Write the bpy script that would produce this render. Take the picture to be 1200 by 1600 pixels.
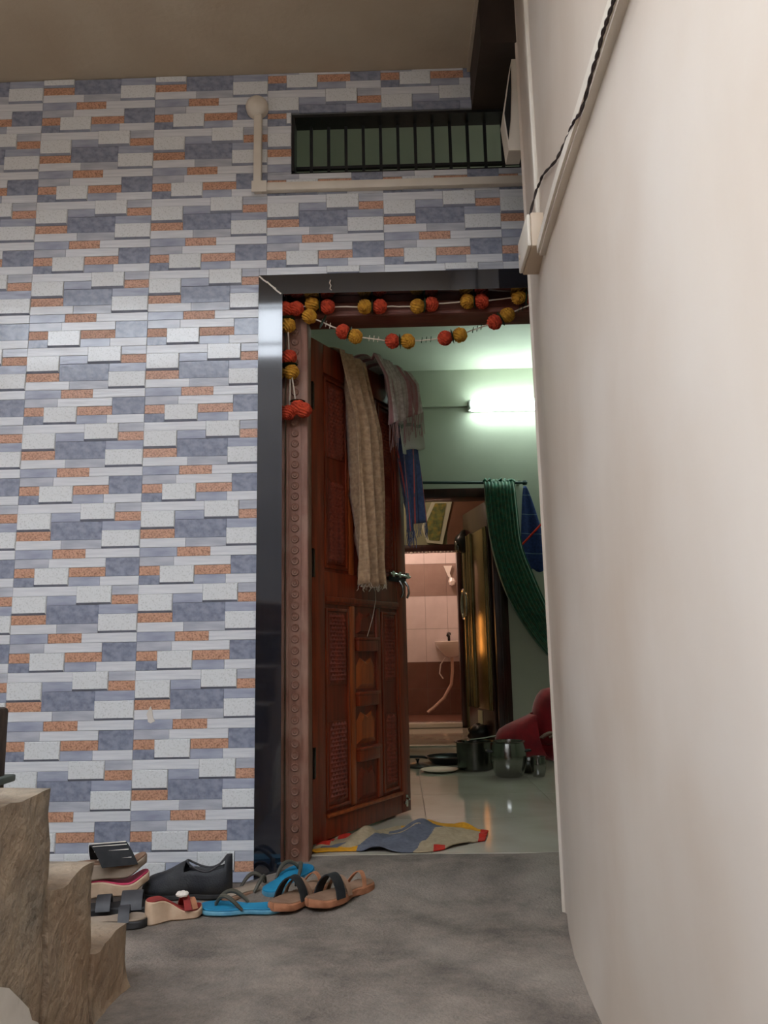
import bpy, bmesh, math, random
from mathutils import Vector, Matrix
random.seed(7)
for o in list(bpy.data.objects): bpy.data.objects.remove(o)
SC = bpy.context.scene
COL = SC.collection
PI = math.pi
# ------------------------------------------------------------------ camera
FPX, PIT, YAW, ROL = 1250.0, 0.1767, -0.0151, -0.0198
CAM = Vector((0, -2.836, 0.742))
_fw = Vector((math.sin(YAW)*math.cos(PIT), math.cos(YAW)*math.cos(PIT), math.sin(PIT)))
_rt = Vector((math.cos(YAW), -math.sin(YAW), 0)); _up = _rt.cross(_fw)
_r = math.cos(ROL)*_rt + math.sin(ROL)*_up; _u = -math.sin(ROL)*_rt + math.cos(ROL)*_up
cd = bpy.data.cameras.new('camera'); cam = bpy.data.objects.new('camera', cd); COL.objects.link(cam)
m4 = Matrix(((_r.x, _u.x, -_fw.x, CAM.x), (_r.y, _u.y, -_fw.y, CAM.y), (_r.z, _u.z, -_fw.z, CAM.z), (0, 0, 0, 1)))
cam.matrix_world = m4
cd.sensor_width = 36; cd.sensor_fit = 'AUTO'; cd.lens = 36*FPX/1600; cd.clip_start = 0.02
SC.camera = cam
# ------------------------------------------------------------------ world, exposure
W = bpy.data.worlds.new('overcast_sky'); SC.world = W; W.use_nodes = True
bg = W.node_tree.nodes['Background']
bg.inputs[0].default_value = (0.84, 0.91, 1.0, 1); bg.inputs[1].default_value = 9.0
SC.view_settings.view_transform = 'Standard'; SC.view_settings.look = 'None'
SC.view_settings.gamma = 1; SC.view_settings.use_curve_mapping = False
SC.view_settings.exposure = 0.17

# ------------------------------------------------------------------ helpers
ORG = {}
def lin(c):
    out = []
    for v in c:
        v /= 255.0
        out.append(v/12.92 if v <= .04045 else ((v+.055)/1.055)**2.4)
    return (*out, 1)
MATS = {}
def pm(name, c1, c2=None, scale=20, rough=.6, bump=0, bscale=None, metal=0, stretch=(1, 1, 1), coat=0, detail=4,
       c3=None, scale3=3, mix3=.5, spec=.5, emit=None, estr=0, alpha=1, sheen=0, contrast=(.35, .65), nrough=.5):
    m = bpy.data.materials.new(name); m.use_nodes = True; MATS[name] = m
    nt = m.node_tree; N = nt.nodes; b = N['Principled BSDF']
    b.inputs['Roughness'].default_value = rough; b.inputs['Metallic'].default_value = metal
    b.inputs['Coat Weight'].default_value = coat; b.inputs['Coat Roughness'].default_value = .08
    b.inputs['Specular IOR Level'].default_value = spec
    b.inputs['Base Color'].default_value = lin(c1)
    if sheen: b.inputs['Sheen Weight'].default_value = sheen
    if emit: b.inputs['Emission Color'].default_value = lin(emit); b.inputs['Emission Strength'].default_value = estr
    tc = N.new('ShaderNodeTexCoord'); mp = N.new('ShaderNodeMapping'); mp.inputs['Scale'].default_value = stretch
    nt.links.new(tc.outputs['Object'], mp.inputs[0])
    col = None
    if c2:
        n = N.new('ShaderNodeTexNoise'); n.inputs['Scale'].default_value = scale; n.inputs['Detail'].default_value = detail; n.inputs['Roughness'].default_value = nrough
        nt.links.new(mp.outputs[0], n.inputs['Vector'])
        r = N.new('ShaderNodeValToRGB'); r.color_ramp.elements[0].position, r.color_ramp.elements[1].position = contrast
        r.color_ramp.elements[0].color = lin(c1); r.color_ramp.elements[1].color = lin(c2)
        nt.links.new(n.outputs['Fac'], r.inputs[0]); col = r.outputs[0]
    if c3:
        n3 = N.new('ShaderNodeTexNoise'); n3.inputs['Scale'].default_value = scale3; n3.inputs['Detail'].default_value = 6
        nt.links.new(tc.outputs['Object'], n3.inputs['Vector'])
        r3 = N.new('ShaderNodeValToRGB'); r3.color_ramp.elements[0].position = .45; r3.color_ramp.elements[1].position = .7
        r3.color_ramp.elements[0].color = (0, 0, 0, 1); r3.color_ramp.elements[1].color = (mix3, mix3, mix3, 1)
        nt.links.new(n3.outputs['Fac'], r3.inputs[0])
        mx = N.new('ShaderNodeMixRGB'); mx.inputs[2].default_value = lin(c3)
        nt.links.new(r3.outputs[0], mx.inputs[0])
        if col: nt.links.new(col, mx.inputs[1])
        else: mx.inputs[1].default_value = lin(c1)
        col = mx.outputs[0]
    if col: nt.links.new(col, b.inputs['Base Color'])
    if bump:
        nb = N.new('ShaderNodeTexNoise'); nb.inputs['Scale'].default_value = bscale or scale; nb.inputs['Detail'].default_value = 3
        nt.links.new(mp.outputs[0], nb.inputs['Vector'])
        bp = N.new('ShaderNodeBump'); bp.inputs['Strength'].default_value = bump; bp.inputs['Distance'].default_value = .01
        nt.links.new(nb.outputs['Fac'], bp.inputs['Height']); nt.links.new(bp.outputs[0], b.inputs['Normal'])
    return m
def stripes(name, base, lines, rough=.9, base2=None):
    """cloth woven with stripes: lines = (axis 0/1 of the UV, count, width, phase, colour, strength)"""
    m = pm(name, base, base2, scale=60, rough=rough, bump=.15, bscale=500, sheen=.2)
    nt = m.node_tree; N = nt.nodes; b = N['Principled BSDF']
    uv = N.new('ShaderNodeUVMap'); sp = N.new('ShaderNodeSeparateXYZ'); nt.links.new(uv.outputs[0], sp.inputs[0])
    src = b.inputs['Base Color'].links[0].from_socket if b.inputs['Base Color'].links else None
    for ax, cnt, wd, ph, colr, st in lines:
        a = N.new('ShaderNodeMath'); a.operation = 'MULTIPLY_ADD'; a.inputs[1].default_value = cnt; a.inputs[2].default_value = ph
        nt.links.new(sp.outputs[ax], a.inputs[0])
        fr = N.new('ShaderNodeMath'); fr.operation = 'FRACT'; nt.links.new(a.outputs[0], fr.inputs[0])
        lt = N.new('ShaderNodeMath'); lt.operation = 'LESS_THAN'; lt.inputs[1].default_value = wd; nt.links.new(fr.outputs[0], lt.inputs[0])
        s = N.new('ShaderNodeMath'); s.operation = 'MULTIPLY'; s.inputs[1].default_value = st; nt.links.new(lt.outputs[0], s.inputs[0])
        mx = N.new('ShaderNodeMixRGB'); mx.inputs[2].default_value = lin(colr); nt.links.new(s.outputs[0], mx.inputs[0])
        if src: nt.links.new(src, mx.inputs[1])
        else: mx.inputs[1].default_value = lin(base)
        src = mx.outputs[0]
    nt.links.new(src, b.inputs['Base Color'])
    return m

class MB:
    def __init__(s): s.v = []; s.f = []; s.mi = []; s.uv = {}
    def add(s, vs, fs, mi=0):
        b = len(s.v); s.v += [tuple(p) for p in vs]
        for f in fs: s.f.append(tuple(i+b for i in f)); s.mi.append(mi)
        return b
    def box(s, a, b, mi=0, ch=0):
        x0, y0, z0 = a; x1, y1, z1 = b
        if not ch:
            s.add([(x0, y0, z0), (x1, y0, z0), (x1, y1, z0), (x0, y1, z0), (x0, y0, z1), (x1, y0, z1), (x1, y1, z1), (x0, y1, z1)],
                  [(0, 3, 2, 1), (4, 5, 6, 7), (0, 1, 5, 4), (1, 2, 6, 5), (2, 3, 7, 6), (3, 0, 4, 7)], mi)
        else:
            bm = bmesh.new(); bmesh.ops.create_cube(bm, size=1)
            for v in bm.verts: v.co = Vector(((x0+x1)/2+v.co.x*(x1-x0), (y0+y1)/2+v.co.y*(y1-y0), (z0+z1)/2+v.co.z*(z1-z0)))
            bmesh.ops.bevel(bm, geom=bm.edges[:], offset=ch, segments=2, profile=.5, affect='EDGES')
            bm.verts.index_update()
            s.add([v.co[:] for v in bm.verts], [[v.index for v in f.verts] for f in bm.faces], mi); bm.free()
        return s
    def tube(s, pts, r, n=8, mi=0, closed=False):
        pts = [Vector(p) for p in pts]; k = len(pts); rs = r if isinstance(r, (list, tuple)) else [r]*k
        rings = []; prev = None
        for i, p in enumerate(pts):
            a = pts[i-1] if (i > 0 or closed) else p; c = pts[(i+1) % k] if (i < k-1 or closed) else p
            t = (c-a).normalized()
            if prev is None:
                q = Vector((0, 0, 1)) if abs(t.z) < .9 else Vector((1, 0, 0))
                e = t.cross(q).normalized()
            else:
                e = (prev - t*prev.dot(t)).normalized()
            prev = e; g = t.cross(e)
            rings.append([p+rs[i]*(math.cos(2*PI*j/n)*e+math.sin(2*PI*j/n)*g) for j in range(n)])
        vs = [v for rg in rings for v in rg]; fs = []
        for i in range(k if closed else k-1):
            i2 = (i+1) % k
            for j in range(n): fs.append((i*n+j, i*n+(j+1) % n, i2*n+(j+1) % n, i2*n+j))
        if not closed: fs += [tuple(range(n-1, -1, -1)), tuple((k-1)*n+j for j in range(n))]
        s.add(vs, fs, mi); return s
    def lathe(s, prof, n=28, c=(0, 0, 0), mi=0, axis='z'):
        vs = []; fs = []; k = len(prof)
        for r, z in prof:
            for j in range(n):
                a = 2*PI*j/n; p = (r*math.cos(a), r*math.sin(a), z)
                if axis == 'y': p = (p[0], -p[2], p[1])
                if axis == 'x': p = (-p[2], p[0], p[1])
                vs.append((c[0]+p[0], c[1]+p[1], c[2]+p[2]))
        for i in range(k-1):
            for j in range(n): fs.append((i*n+j, i*n+(j+1) % n, (i+1)*n+(j+1) % n, (i+1)*n+j))
        if prof[0][0] > 1e-6: fs.append(tuple(range(n-1, -1, -1)))
        if prof[-1][0] > 1e-6: fs.append(tuple((k-1)*n+j for j in range(n)))
        s.add(vs, fs, mi); return s
    def ribbon(s, pts, wv, th, mi=0):
        pts = [Vector(p) for p in pts]; k = len(pts); vs = []; fs = []
        for i, p in enumerate(pts):
            t = (pts[min(i+1, k-1)]-pts[max(i-1, 0)]).normalized()
            w = Vector(wv[i] if isinstance(wv, list) else wv)/2; nn = t.cross(w.normalized()).normalized()*th/2
            vs += [p-w-nn, p+w-nn, p+w+nn, p-w+nn]
        for i in range(k-1):
            for j in range(4): fs.append((4*i+j, 4*i+(j+1) % 4, 4*i+4+(j+1) % 4, 4*i+4+j))
        fs += [(3, 2, 1, 0), (4*k-4, 4*k-3, 4*k-2, 4*k-1)]
        s.add(vs, fs, mi); return s
    def grid(s, fn, nu, nv, mi=None, uvs=True):
        b = len(s.v)
        for j in range(nv+1):
            for i in range(nu+1):
                u, v = i/nu, j/nv; s.uv[len(s.v)] = (u, v); s.v.append(tuple(fn(u, v)))
        for j in range(nv):
            for i in range(nu):
                s.f.append((b+j*(nu+1)+i, b+j*(nu+1)+i+1, b+(j+1)*(nu+1)+i+1, b+(j+1)*(nu+1)+i))
                s.mi.append(mi((i+.5)/nu, (j+.5)/nv) if callable(mi) else (mi or 0))
        return s
    def prism(s, poly, z0, z1, plane='xy', mi=0):
        n = len(poly)
        def P(a, b, c): return {'xy': (a, b, c), 'xz': (a, c, b), 'yz': (c, a, b)}[plane]
        vs = [P(a, b, z0) for a, b in poly]+[P(a, b, z1) for a, b in poly]
        fs = [tuple(range(n-1, -1, -1)), tuple(range(n, 2*n))]+[(i, (i+1) % n, n+(i+1) % n, n+i) for i in range(n)]
        s.add(vs, fs, mi); return s
    def mesh(s, name, mats, off=(0, 0, 0), smooth=False):
        me = bpy.data.meshes.new(name)
        me.from_pydata([(p[0]-off[0], p[1]-off[1], p[2]-off[2]) for p in s.v], [], s.f)
        for m in (mats if isinstance(mats, (list, tuple)) else [mats]): me.materials.append(MATS[m])
        me.polygons.foreach_set('material_index', s.mi)
        if s.uv:
            L = me.uv_layers.new(name='UVMap')
            for lp in me.loops: L.data[lp.index].uv = s.uv.get(lp.vertex_index, (0, 0))
        bm = bmesh.new(); bm.from_mesh(me); bmesh.ops.recalc_face_normals(bm, faces=bm.faces[:]); bm.to_mesh(me); bm.free()
        if smooth:
            me.polygons.foreach_set('use_smooth', [True]*len(me.polygons))
            if smooth != 'all': me.set_sharp_from_angle(angle=math.radians(40))
        me.update(); return me
    def build(s, name, mats, parent=None, smooth=False, local=False):
        """coordinates are world unless local (then they are the parent's own)"""
        off = (0, 0, 0) if (local or parent is None) else ORG.get(parent.name, (0, 0, 0))
        o = bpy.data.objects.new(name, s.mesh(name, mats, off, smooth)); COL.objects.link(o)
        if parent: o.parent = parent
        ORG[o.name] = off; return o
def tag(o, label, cat=None, group=None, kind=None):
    o['label'] = label
    if cat: o['category'] = cat
    if group: o['group'] = group
    if kind: o['kind'] = kind
    return o
def thing(name, label, cat, loc=(0, 0, 0), rz=0, group=None, kind=None):
    o = bpy.data.objects.new(name, None); COL.objects.link(o); o.location = loc; o.rotation_euler = (0, 0, rz)
    o.empty_display_size = .05; ORG[o.name] = tuple(loc)
    return tag(o, label, cat, group, kind)
def struct(name, mb, mats, label=None, smooth=False):
    o = mb.build(name, mats, None, smooth); o['kind'] = 'structure'
    if label: o['label'] = label
    return o
def tri(o): return o
def sm(x, a, b):
    t = max(0, min(1, (x-a)/(b-a))); return t*t*(3-2*t)
def pnoise(x, y, s=0): return (math.sin(x*1.7+y*2.3+s)+math.sin(x*3.1-y*1.3+s*2.1)*.6+math.sin(-x*5.3+y*4.7+s*.7)*.35)/1.95

# ------------------------------------------------------------------ materials
pm('concrete', (138, 125, 113), (92, 83, 75), scale=4.5, rough=.85, bump=.6, bscale=110, detail=14, c3=(158, 146, 134), scale3=3.2, mix3=.5, stretch=(1, 1.15, 1), nrough=.75, contrast=(.38, .62))
pm('stair_concrete', (160, 144, 124), (116, 105, 92), scale=14, rough=.9, bump=1.0, bscale=42, detail=12, c3=(170, 130, 94), scale3=3.2, mix3=.4, stretch=(1, 1, 1), nrough=.75)
pm('plaster_white', (204, 189, 173), (192, 175, 158), scale=2.4, rough=.55, bump=.08, bscale=14, detail=8, c3=(212, 202, 191), scale3=1.3, mix3=.8, stretch=(1, 1, .4))
pm('ceiling_paint', (196, 182, 160), (184, 168, 146), scale=3, rough=.9, bump=.15, bscale=40, detail=7)
pm('beam_shade_paint', (66, 52, 42), (54, 42, 34), scale=4, rough=.9, bump=.2, bscale=30)  # dark colour carries the shade on the unlit beam
pm('green_paint', (196, 199, 184), (189, 192, 177), scale=3, rough=.65, bump=.05, bscale=20)
pm('olive_paint', (150, 150, 118), (138, 138, 108), scale=3, rough=.7)
pm('neighbour_paint', (112, 106, 102), (98, 93, 90), scale=2, rough=.9)
pm('tile_body', (150, 150, 155), rough=.4)
pm('tile_white', (222, 222, 224), (206, 207, 211), scale=14, rough=.16, bump=.12, bscale=16, stretch=(.5, 1, 9), coat=.3)
pm('tile_granite', (220, 221, 221), (196, 197, 195), scale=150, rough=.18, bump=.10, bscale=26, coat=.3, contrast=(.52, .72), detail=2)
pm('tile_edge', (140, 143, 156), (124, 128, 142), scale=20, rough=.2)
pm('tile_cork', (204, 156, 130), (146, 104, 82), scale=190, rough=.3, bump=.2, bscale=160, contrast=(.42, .68), detail=2, c3=(206, 160, 128), scale3=120, mix3=.7)
pm('tile_marble', (152, 156, 173), (174, 178, 192), scale=10, rough=.17, bump=.10, bscale=18, stretch=(1, 1, 4), coat=.3, detail=6)
pm('tile_light_marble', (196, 197, 203), (168, 170, 180), scale=9, rough=.17, bump=.10, bscale=18, stretch=(.8, 1, 4), coat=.3, detail=6)
pm('tile_slate', (146, 151, 168), (118, 122, 138), scale=40, rough=.2, bump=.12, bscale=30, coat=.3, detail=8, c3=(158, 162, 175), scale3=60, mix3=.5)
pm('black_granite', (14, 17, 26), (24, 28, 38), scale=90, rough=.05, coat=.8, spec=.8)
pm('vent_granite', (22, 22, 24), (34, 33, 33), scale=60, rough=.35)
pm('iron', (18, 18, 20), rough=.6)
pm('pvc', (222, 212, 197), (214, 203, 187), scale=9, rough=.45)
pm('pvc_aged', (205, 184, 160), (196, 176, 152), scale=7, rough=.5)
pm('wood_red', (140, 56, 26), (104, 38, 16), scale=5, rough=.34, bump=.06, bscale=30, stretch=(9, 9, .8), detail=7, coat=.2)
pm('wood_panel', (128, 48, 22), (96, 34, 14), scale=5, rough=.5, bump=.06, bscale=30, stretch=(9, 9, .8), detail=7, coat=.2)
pm('wood_orange', (170, 84, 38), (140, 64, 26), scale=5, rough=.35, stretch=(9, 9, .8), detail=7, coat=.2)
pm('wood_frame', (150, 106, 88), (122, 80, 62), scale=7, rough=.6, bump=.1, bscale=40, stretch=(8, 8, 1), detail=7, c3=(168, 134, 116), scale3=7, mix3=.7)
pm('wood_lintel', (126, 62, 44), (98, 44, 30), scale=6, rough=.55, stretch=(1, 8, 8), detail=7, c3=(126, 82, 68), scale3=9, mix3=.6)
pm('dark_wood', (58, 24, 18), (42, 16, 12), scale=6, rough=.3, stretch=(6, 6, 1), coat=.2)
pm('chrome', (205, 205, 200), rough=.18, metal=1)
pm('steel', (150, 150, 146), rough=.16, metal=1, bump=.02, bscale=4)
pm('steel_dark', (120, 120, 116), (96, 96, 92), scale=12, rough=.25, metal=1)
pm('gold_steel', (176, 156, 118), (120, 104, 78), scale=3, rough=.22, metal=1, bump=.25, bscale=5, stretch=(1, 1, .8))
pm('black_plastic', (16, 16, 17), rough=.35)
pm('black_matte', (22, 22, 24), (34, 34, 36), scale=40, rough=.8)
pm('enamel', (206, 210, 190), rough=.25)
pm('glass_dark', (14, 20, 24), rough=.08)
pm('tube_white', (240, 255, 246), rough=.4, emit=(230, 255, 244), estr=20)
pm('bulb_warm', (255, 210, 160), rough=.4, emit=(255, 222, 206), estr=190)
pm('added_lamp_shade', (255, 200, 130), rough=.5, emit=(255, 176, 92), estr=5)
pm('fixture', (225, 225, 220), rough=.4)
pm('floor_tile', (196, 188, 172), (184, 176, 160), scale=4, rough=.07, detail=6)
pm('grout', (120, 112, 100), rough=.8)
pm('bath_light', (224, 212, 208), (214, 202, 198), scale=5, rough=.25)
pm('bath_brown', (158, 136, 126), (148, 126, 116), scale=5, rough=.25)
pm('bath_dark', (116, 80, 66), (102, 69, 56), scale=5, rough=.3)
pm('ceramic', (235, 228, 220), rough=.12, coat=.4)
pm('hose', (200, 170, 150), rough=.5)
pm('orange_flower', (204, 72, 38), (166, 48, 24), scale=60, rough=.9, bump=.6, bscale=120)
pm('yellow_flower', (206, 150, 44), (168, 112, 24), scale=60, rough=.9, bump=.6, bscale=120)
pm('leaf_green', (34, 62, 34), (22, 42, 24), scale=40, rough=.7)
pm('string', (206, 190, 172), rough=.8)
pm('wire', (46, 34, 30), rough=.6)
pm('green_curtain', (50, 128, 102), (34, 92, 74), scale=30, rough=.5, stretch=(1, 1, 1), sheen=.4, c3=(112, 110, 66), scale3=40, mix3=.5)
pm('blue_shoe', (24, 138, 178), (18, 116, 156), scale=14, rough=.6, bump=.15, bscale=200)
pm('blue_pale', (104, 158, 176), (70, 130, 156), scale=20, rough=.7)
pm('olive_strap', (82, 78, 66), (66, 62, 52), scale=20, rough=.6)
pm('tan_sole', (176, 118, 84), (150, 98, 68), scale=30, rough=.8, bump=.2, bscale=120)
pm('tan_bed', (156, 122, 98), (132, 100, 78), scale=18, rough=.8, bump=.15, bscale=200)
pm('beige_bed', (164, 146, 128), (140, 122, 104), scale=14, rough=.85)
pm('shoe_black', (34, 35, 40), (52, 53, 56), scale=16, rough=.65, bump=.2, bscale=250, c3=(84, 82, 78), scale3=9, mix3=.6)
pm('navy', (12, 16, 30), rough=.9)
pm('dark_sole', (30, 29, 30), (46, 44, 44), scale=25, rough=.75)
pm('grey_leather', (66, 64, 66), (48, 47, 50), scale=20, rough=.55)
pm('pink', (196, 50, 88), rough=.6)
pm('red_bed', (158, 46, 38), (130, 34, 30), scale=20, rough=.7)
pm('cream_sole', (206, 178, 150), (186, 156, 128), scale=20, rough=.7)
pm('flower_white', (226, 216, 204), rough=.7)
pm('rag_tan', (178, 158, 128), (164, 144, 114), scale=60, rough=.95, bump=.2, bscale=300)
pm('rag_grey', (104, 106, 118), (92, 94, 106), scale=60, rough=.95, bump=.2, bscale=300)
pm('rag_yellow', (214, 152, 24), (196, 134, 18), scale=60, rough=.95)
pm('rag_red', (198, 44, 26), (176, 36, 22), scale=60, rough=.95)
pm('red_sari', (172, 24, 34), (132, 16, 28), scale=12, rough=.8, sheen=.4, bump=.2, bscale=24)
pm('skin', (128, 92, 74), (118, 84, 68), scale=10, rough=.6)
pm('hair', (20, 16, 15), rough=.5)
pm('paper', (196, 196, 170), rough=.6)
pm('picture_print', (120, 128, 70), (74, 86, 58), scale=16, rough=.35, c3=(164, 140, 60), scale3=22, mix3=.8)
pm('wall_brown', (128, 88, 66), (112, 76, 56), scale=4, rough=.6)
pm('teal_frame', (40, 62, 66), rough=.5)
pm('sack_white', (214, 206, 196), (196, 188, 178), scale=9, rough=.85, bump=.4, bscale=12)
pm('old_wood', (74, 58, 46), (52, 42, 34), scale=12, rough=.8, stretch=(6, 6, 1))
pm('grey_green', (92, 100, 92), (76, 84, 76), scale=12, rough=.7)
stripes('beige_towel', (196, 162, 126), [(1, 26, .13, 0, (200, 172, 140), .28), (0, 12, .12, 0, (198, 170, 138), .18)], base2=(164, 132, 100))
stripes('pink_towel', (226, 218, 210), [(0, 5, .42, .1, (176, 104, 112), .8), (0, 23, .3, 0, (180, 160, 152), .5)], base2=(192, 180, 170))
stripes('white_towel', (206, 206, 196), [(1, 6, .12, .2, (96, 130, 108), .7)])
stripes('blue_towel', (74, 90, 130), [(0, 4.0, .13, .55, (222, 96, 84), .9), (1, 7, .1, .3, (70, 80, 108), .6), (0, 4.0, .08, .2, (26, 30, 50), .8)], base2=(60, 74, 112))
stripes('blue_cloth', (40, 62, 128), [(1, 4.2, .035, .55, (120, 150, 180), .7)], base2=(30, 48, 104))

# ================================================================== SETTING
# ---- porch floor with a low cement ramp up to the door sill
def fz(x, y):
    ramp = .048*sm(y, -.34, .10)*sm(x, -.56, -.40)
    return ramp + .0025*pnoise(x*5, y*5)
mb = MB()
X0, X1, Y0, Y1 = -2.6, 1.7, -4.0, .15
mb.grid(lambda u, v: (X0+u*(X1-X0), Y0+v*(Y1-Y0), fz(X0+u*(X1-X0), Y0+v*(Y1-Y0)) if v < 1 else fz(X0+u*(X1-X0), .15)), 100, 140)
floor = struct('floor', mb, 'concrete', 'worn grey concrete porch floor sloping up to the door', smooth='all')
mb = MB(); mb.box((-14, -14, -.2), (6, 8, -.02)); struct('ground', mb, 'concrete', 'open ground beyond the porch')
# ---- tiled wall (core, tiles are its parts)
DX0, DX1, DZ = -.5, .925, 2.17          # outer edges of the granite door surround
VX0, VX1, VZ0, VZ1 = -.378, .62, 2.595, 2.850   # ventilator opening
mb = MB()
yc0, yc1 = .010, .20
for a in (((-4.2), DX0, 0, 3.04, .2), (DX1, 2.4, 0, 3.04, .2), (DX0, DX1, DZ, VZ0, .2), (DX0, VX0, VZ0, VZ1, .08), (VX1, DX1, VZ0, VZ1, .08), (DX0, DX1, VZ1, 3.04, .08)):
    mb.box((a[0], yc0, a[2]), (a[1], a[4], a[3]))
wall = struct('wall_back', mb, 'green_paint', 'porch wall clad in grey, white and brown mosaic tiles')
PIECES = [ # kind, u0, u1, row0, row1 (nine rows to a tile, from the top)
    ('W', 0, .51, 0, 1), ('G', .51, .79, 0, 2), ('L', .79, 1, 0, 1), ('K', .79, 1, 1, 2),
    ('G', 0, .275, 1, 3), ('M', .275, .51, 1, 2), ('S', .275, .69, 2, 4), ('M', .69, 1, 2, 3),
    ('K', 0, .275, 3, 4), ('G', .69, 1, 3, 5), ('W', 0, .365, 4, 5), ('L', .365, .69, 4, 5),
    ('M', 0, .30, 5, 6), ('K', .30, .565, 5, 6), ('W', .565, 1, 5, 6),
    ('L', 0, .275, 6, 7), ('W', .275, .73, 6, 7), ('S', .73, 1, 6, 8),
    ('K', 0, .165, 7, 8), ('G', .165, .44, 7, 9), ('K', .44, .73, 7, 8),
    ('S', 0, .165, 8, 9), ('M', .44, .69, 8, 9), ('W', .69, 1, 8, 9)]
KN = {'W': ('white_strip', 'tile_white', .0035), 'G': ('granite_block', 'tile_granite', .0075), 'K': ('cork_strip', 'tile_cork', .002),
      'M': ('grey_marble_strip', 'tile_marble', .003), 'L': ('pale_marble_strip', 'tile_light_marble', .003), 'S': ('slate_slab', 'tile_slate', .0022)}
TW, TH = .45, .30
TCACHE = {}
def piece_mesh(kind, x0, x1, z0, z1):
    key = (kind, round(x0, 4), round(x1, 4), round(z0, 4), round(z1, 4))
    if key not in TCACHE:
        p = KN[kind][2]; c = .0022 if kind == 'G' else .0009; g = .0003
        x0 += g; x1 -= g; z0 += g; z1 -= g; mb = MB()
        mb.add([(x0, .004, z0), (x1, .004, z0), (x1, .004, z1), (x0, .004, z1), (x0, -p+c, z0), (x1, -p+c, z0), (x1, -p+c, z1), (x0, -p+c, z1),
                (x0+c, -p, z0+c), (x1-c, -p, z0+c), (x1-c, -p, z1-c), (x0+c, -p, z1-c)],
               [(0, 1, 5, 4), (1, 2, 6, 5), (2, 3, 7, 6), (3, 0, 4, 7), (4, 5, 9, 8), (5, 6, 10, 9), (6, 7, 11, 10), (7, 4, 8, 11), (8, 9, 10, 11)])
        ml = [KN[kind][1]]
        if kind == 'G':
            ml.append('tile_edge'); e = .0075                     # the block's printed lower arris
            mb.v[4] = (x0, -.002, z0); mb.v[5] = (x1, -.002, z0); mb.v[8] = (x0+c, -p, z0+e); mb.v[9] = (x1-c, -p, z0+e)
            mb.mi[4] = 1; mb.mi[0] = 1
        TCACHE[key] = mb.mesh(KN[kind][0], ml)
    return TCACHE[key]
def place_tiles(regions, cols, rows, zbase):
    for k in cols:
        for n in rows:
            tx, tz = -1.372+TW*k, zbase+TH*n               # lower left corner of the tile
            for (rx0, rx1, rz0, rz1) in regions:
                ax0, ax1, az0, az1 = max(tx, rx0), min(tx+TW, rx1), max(tz, rz0), min(tz+TH, rz1)
                if ax1-ax0 < .006 or az1-az0 < .006: continue
                key = ('body', round(ax0-tx, 4), round(ax1-tx, 4), round(az0-tz, 4), round(az1-tz, 4))
                if key not in TCACHE:
                    b = MB(); b.box((ax0-tx+.0008, .001, az0-tz+.0008), (ax1-tx-.0008, .0098, az1-tz-.0008)); TCACHE[key] = b.mesh('tile', 'tile_body')
                t = bpy.data.objects.new('tile', TCACHE[key]); COL.objects.link(t); t.parent = wall; t.location = (tx, 0, tz)
                for kd, u0, u1, r0, r1 in PIECES:
                    px0, px1 = tx+u0*TW, tx+u1*TW; pz1, pz0 = tz+TH-r0*TH/9, tz+TH-r1*TH/9
                    bx0, bx1, bz0, bz1 = max(px0, ax0), min(px1, ax1), max(pz0, az0), min(pz1, az1)
                    if bx1-bx0 < .004 or bz1-bz0 < .004: continue
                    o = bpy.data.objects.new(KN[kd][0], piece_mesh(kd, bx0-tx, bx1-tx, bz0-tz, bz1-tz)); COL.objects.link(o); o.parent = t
ZS = 2.838+.022                     # above the ventilator the courses are set lower
XS = -.472
place_tiles([(-2.3, DX0, .004, 3.038)], range(-2, 2), range(-1, 7), .104)
place_tiles([(DX0, XS, DZ, 3.038)], [1], [6], .104)
place_tiles([(-2.3, XS, .004, 3.038)], range(-2, 2), range(7, 10), .104)
place_tiles([(XS, 1.3, DZ, VZ0), (XS, VX0, VZ0, ZS)], range(2, 6), range(6, 10), .104)
place_tiles([(XS, .335, ZS, 3.038)], range(2, 5), range(8, 11), .104-.142)
b = MB(); c0 = Vector((-.868, -.0005, .55))
b.prism([(-.872, .53), (-.862, .525), (-.848, .532), (-.855, .545), (-.858, .565), (-.864, .583), (-.871, .572), (-.878, .555), (-.874, .545)], -.006, -.0032, 'xz')
b.build('plaster_fleck', 'sack_white', wall)
# ---- ceiling slab, dropped soffit over the side passage
mb = MB(); mb.box((-2.75, -2.15, 3.04), (2.4, .2, 3.2)); struct('ceiling', mb, 'ceiling_paint', 'cream plastered porch ceiling')
mb = MB(); mb.box((.335, -.35, 2.852), (2.4, .008, 3.039)); struct('trim_4', mb, 'beam_shade_paint', 'dropped beam between ceiling and side passage, coloured dark for its shade')
mb = MB(); mb.box((.322, -1.2, 3.02), (.334, -.001, 3.039)); struct('trim_5', mb, 'ceiling_paint', 'thin cement edge strip along the beam')
mb = MB(); mb.box((-2.75, -2.15, 0), (-2.6, .01, 3.04)); struct('wall_left', mb, 'plaster_white', 'added unseen plastered wall closing the porch beyond the stair')  # added out of view to shut off sky light from the left
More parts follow.
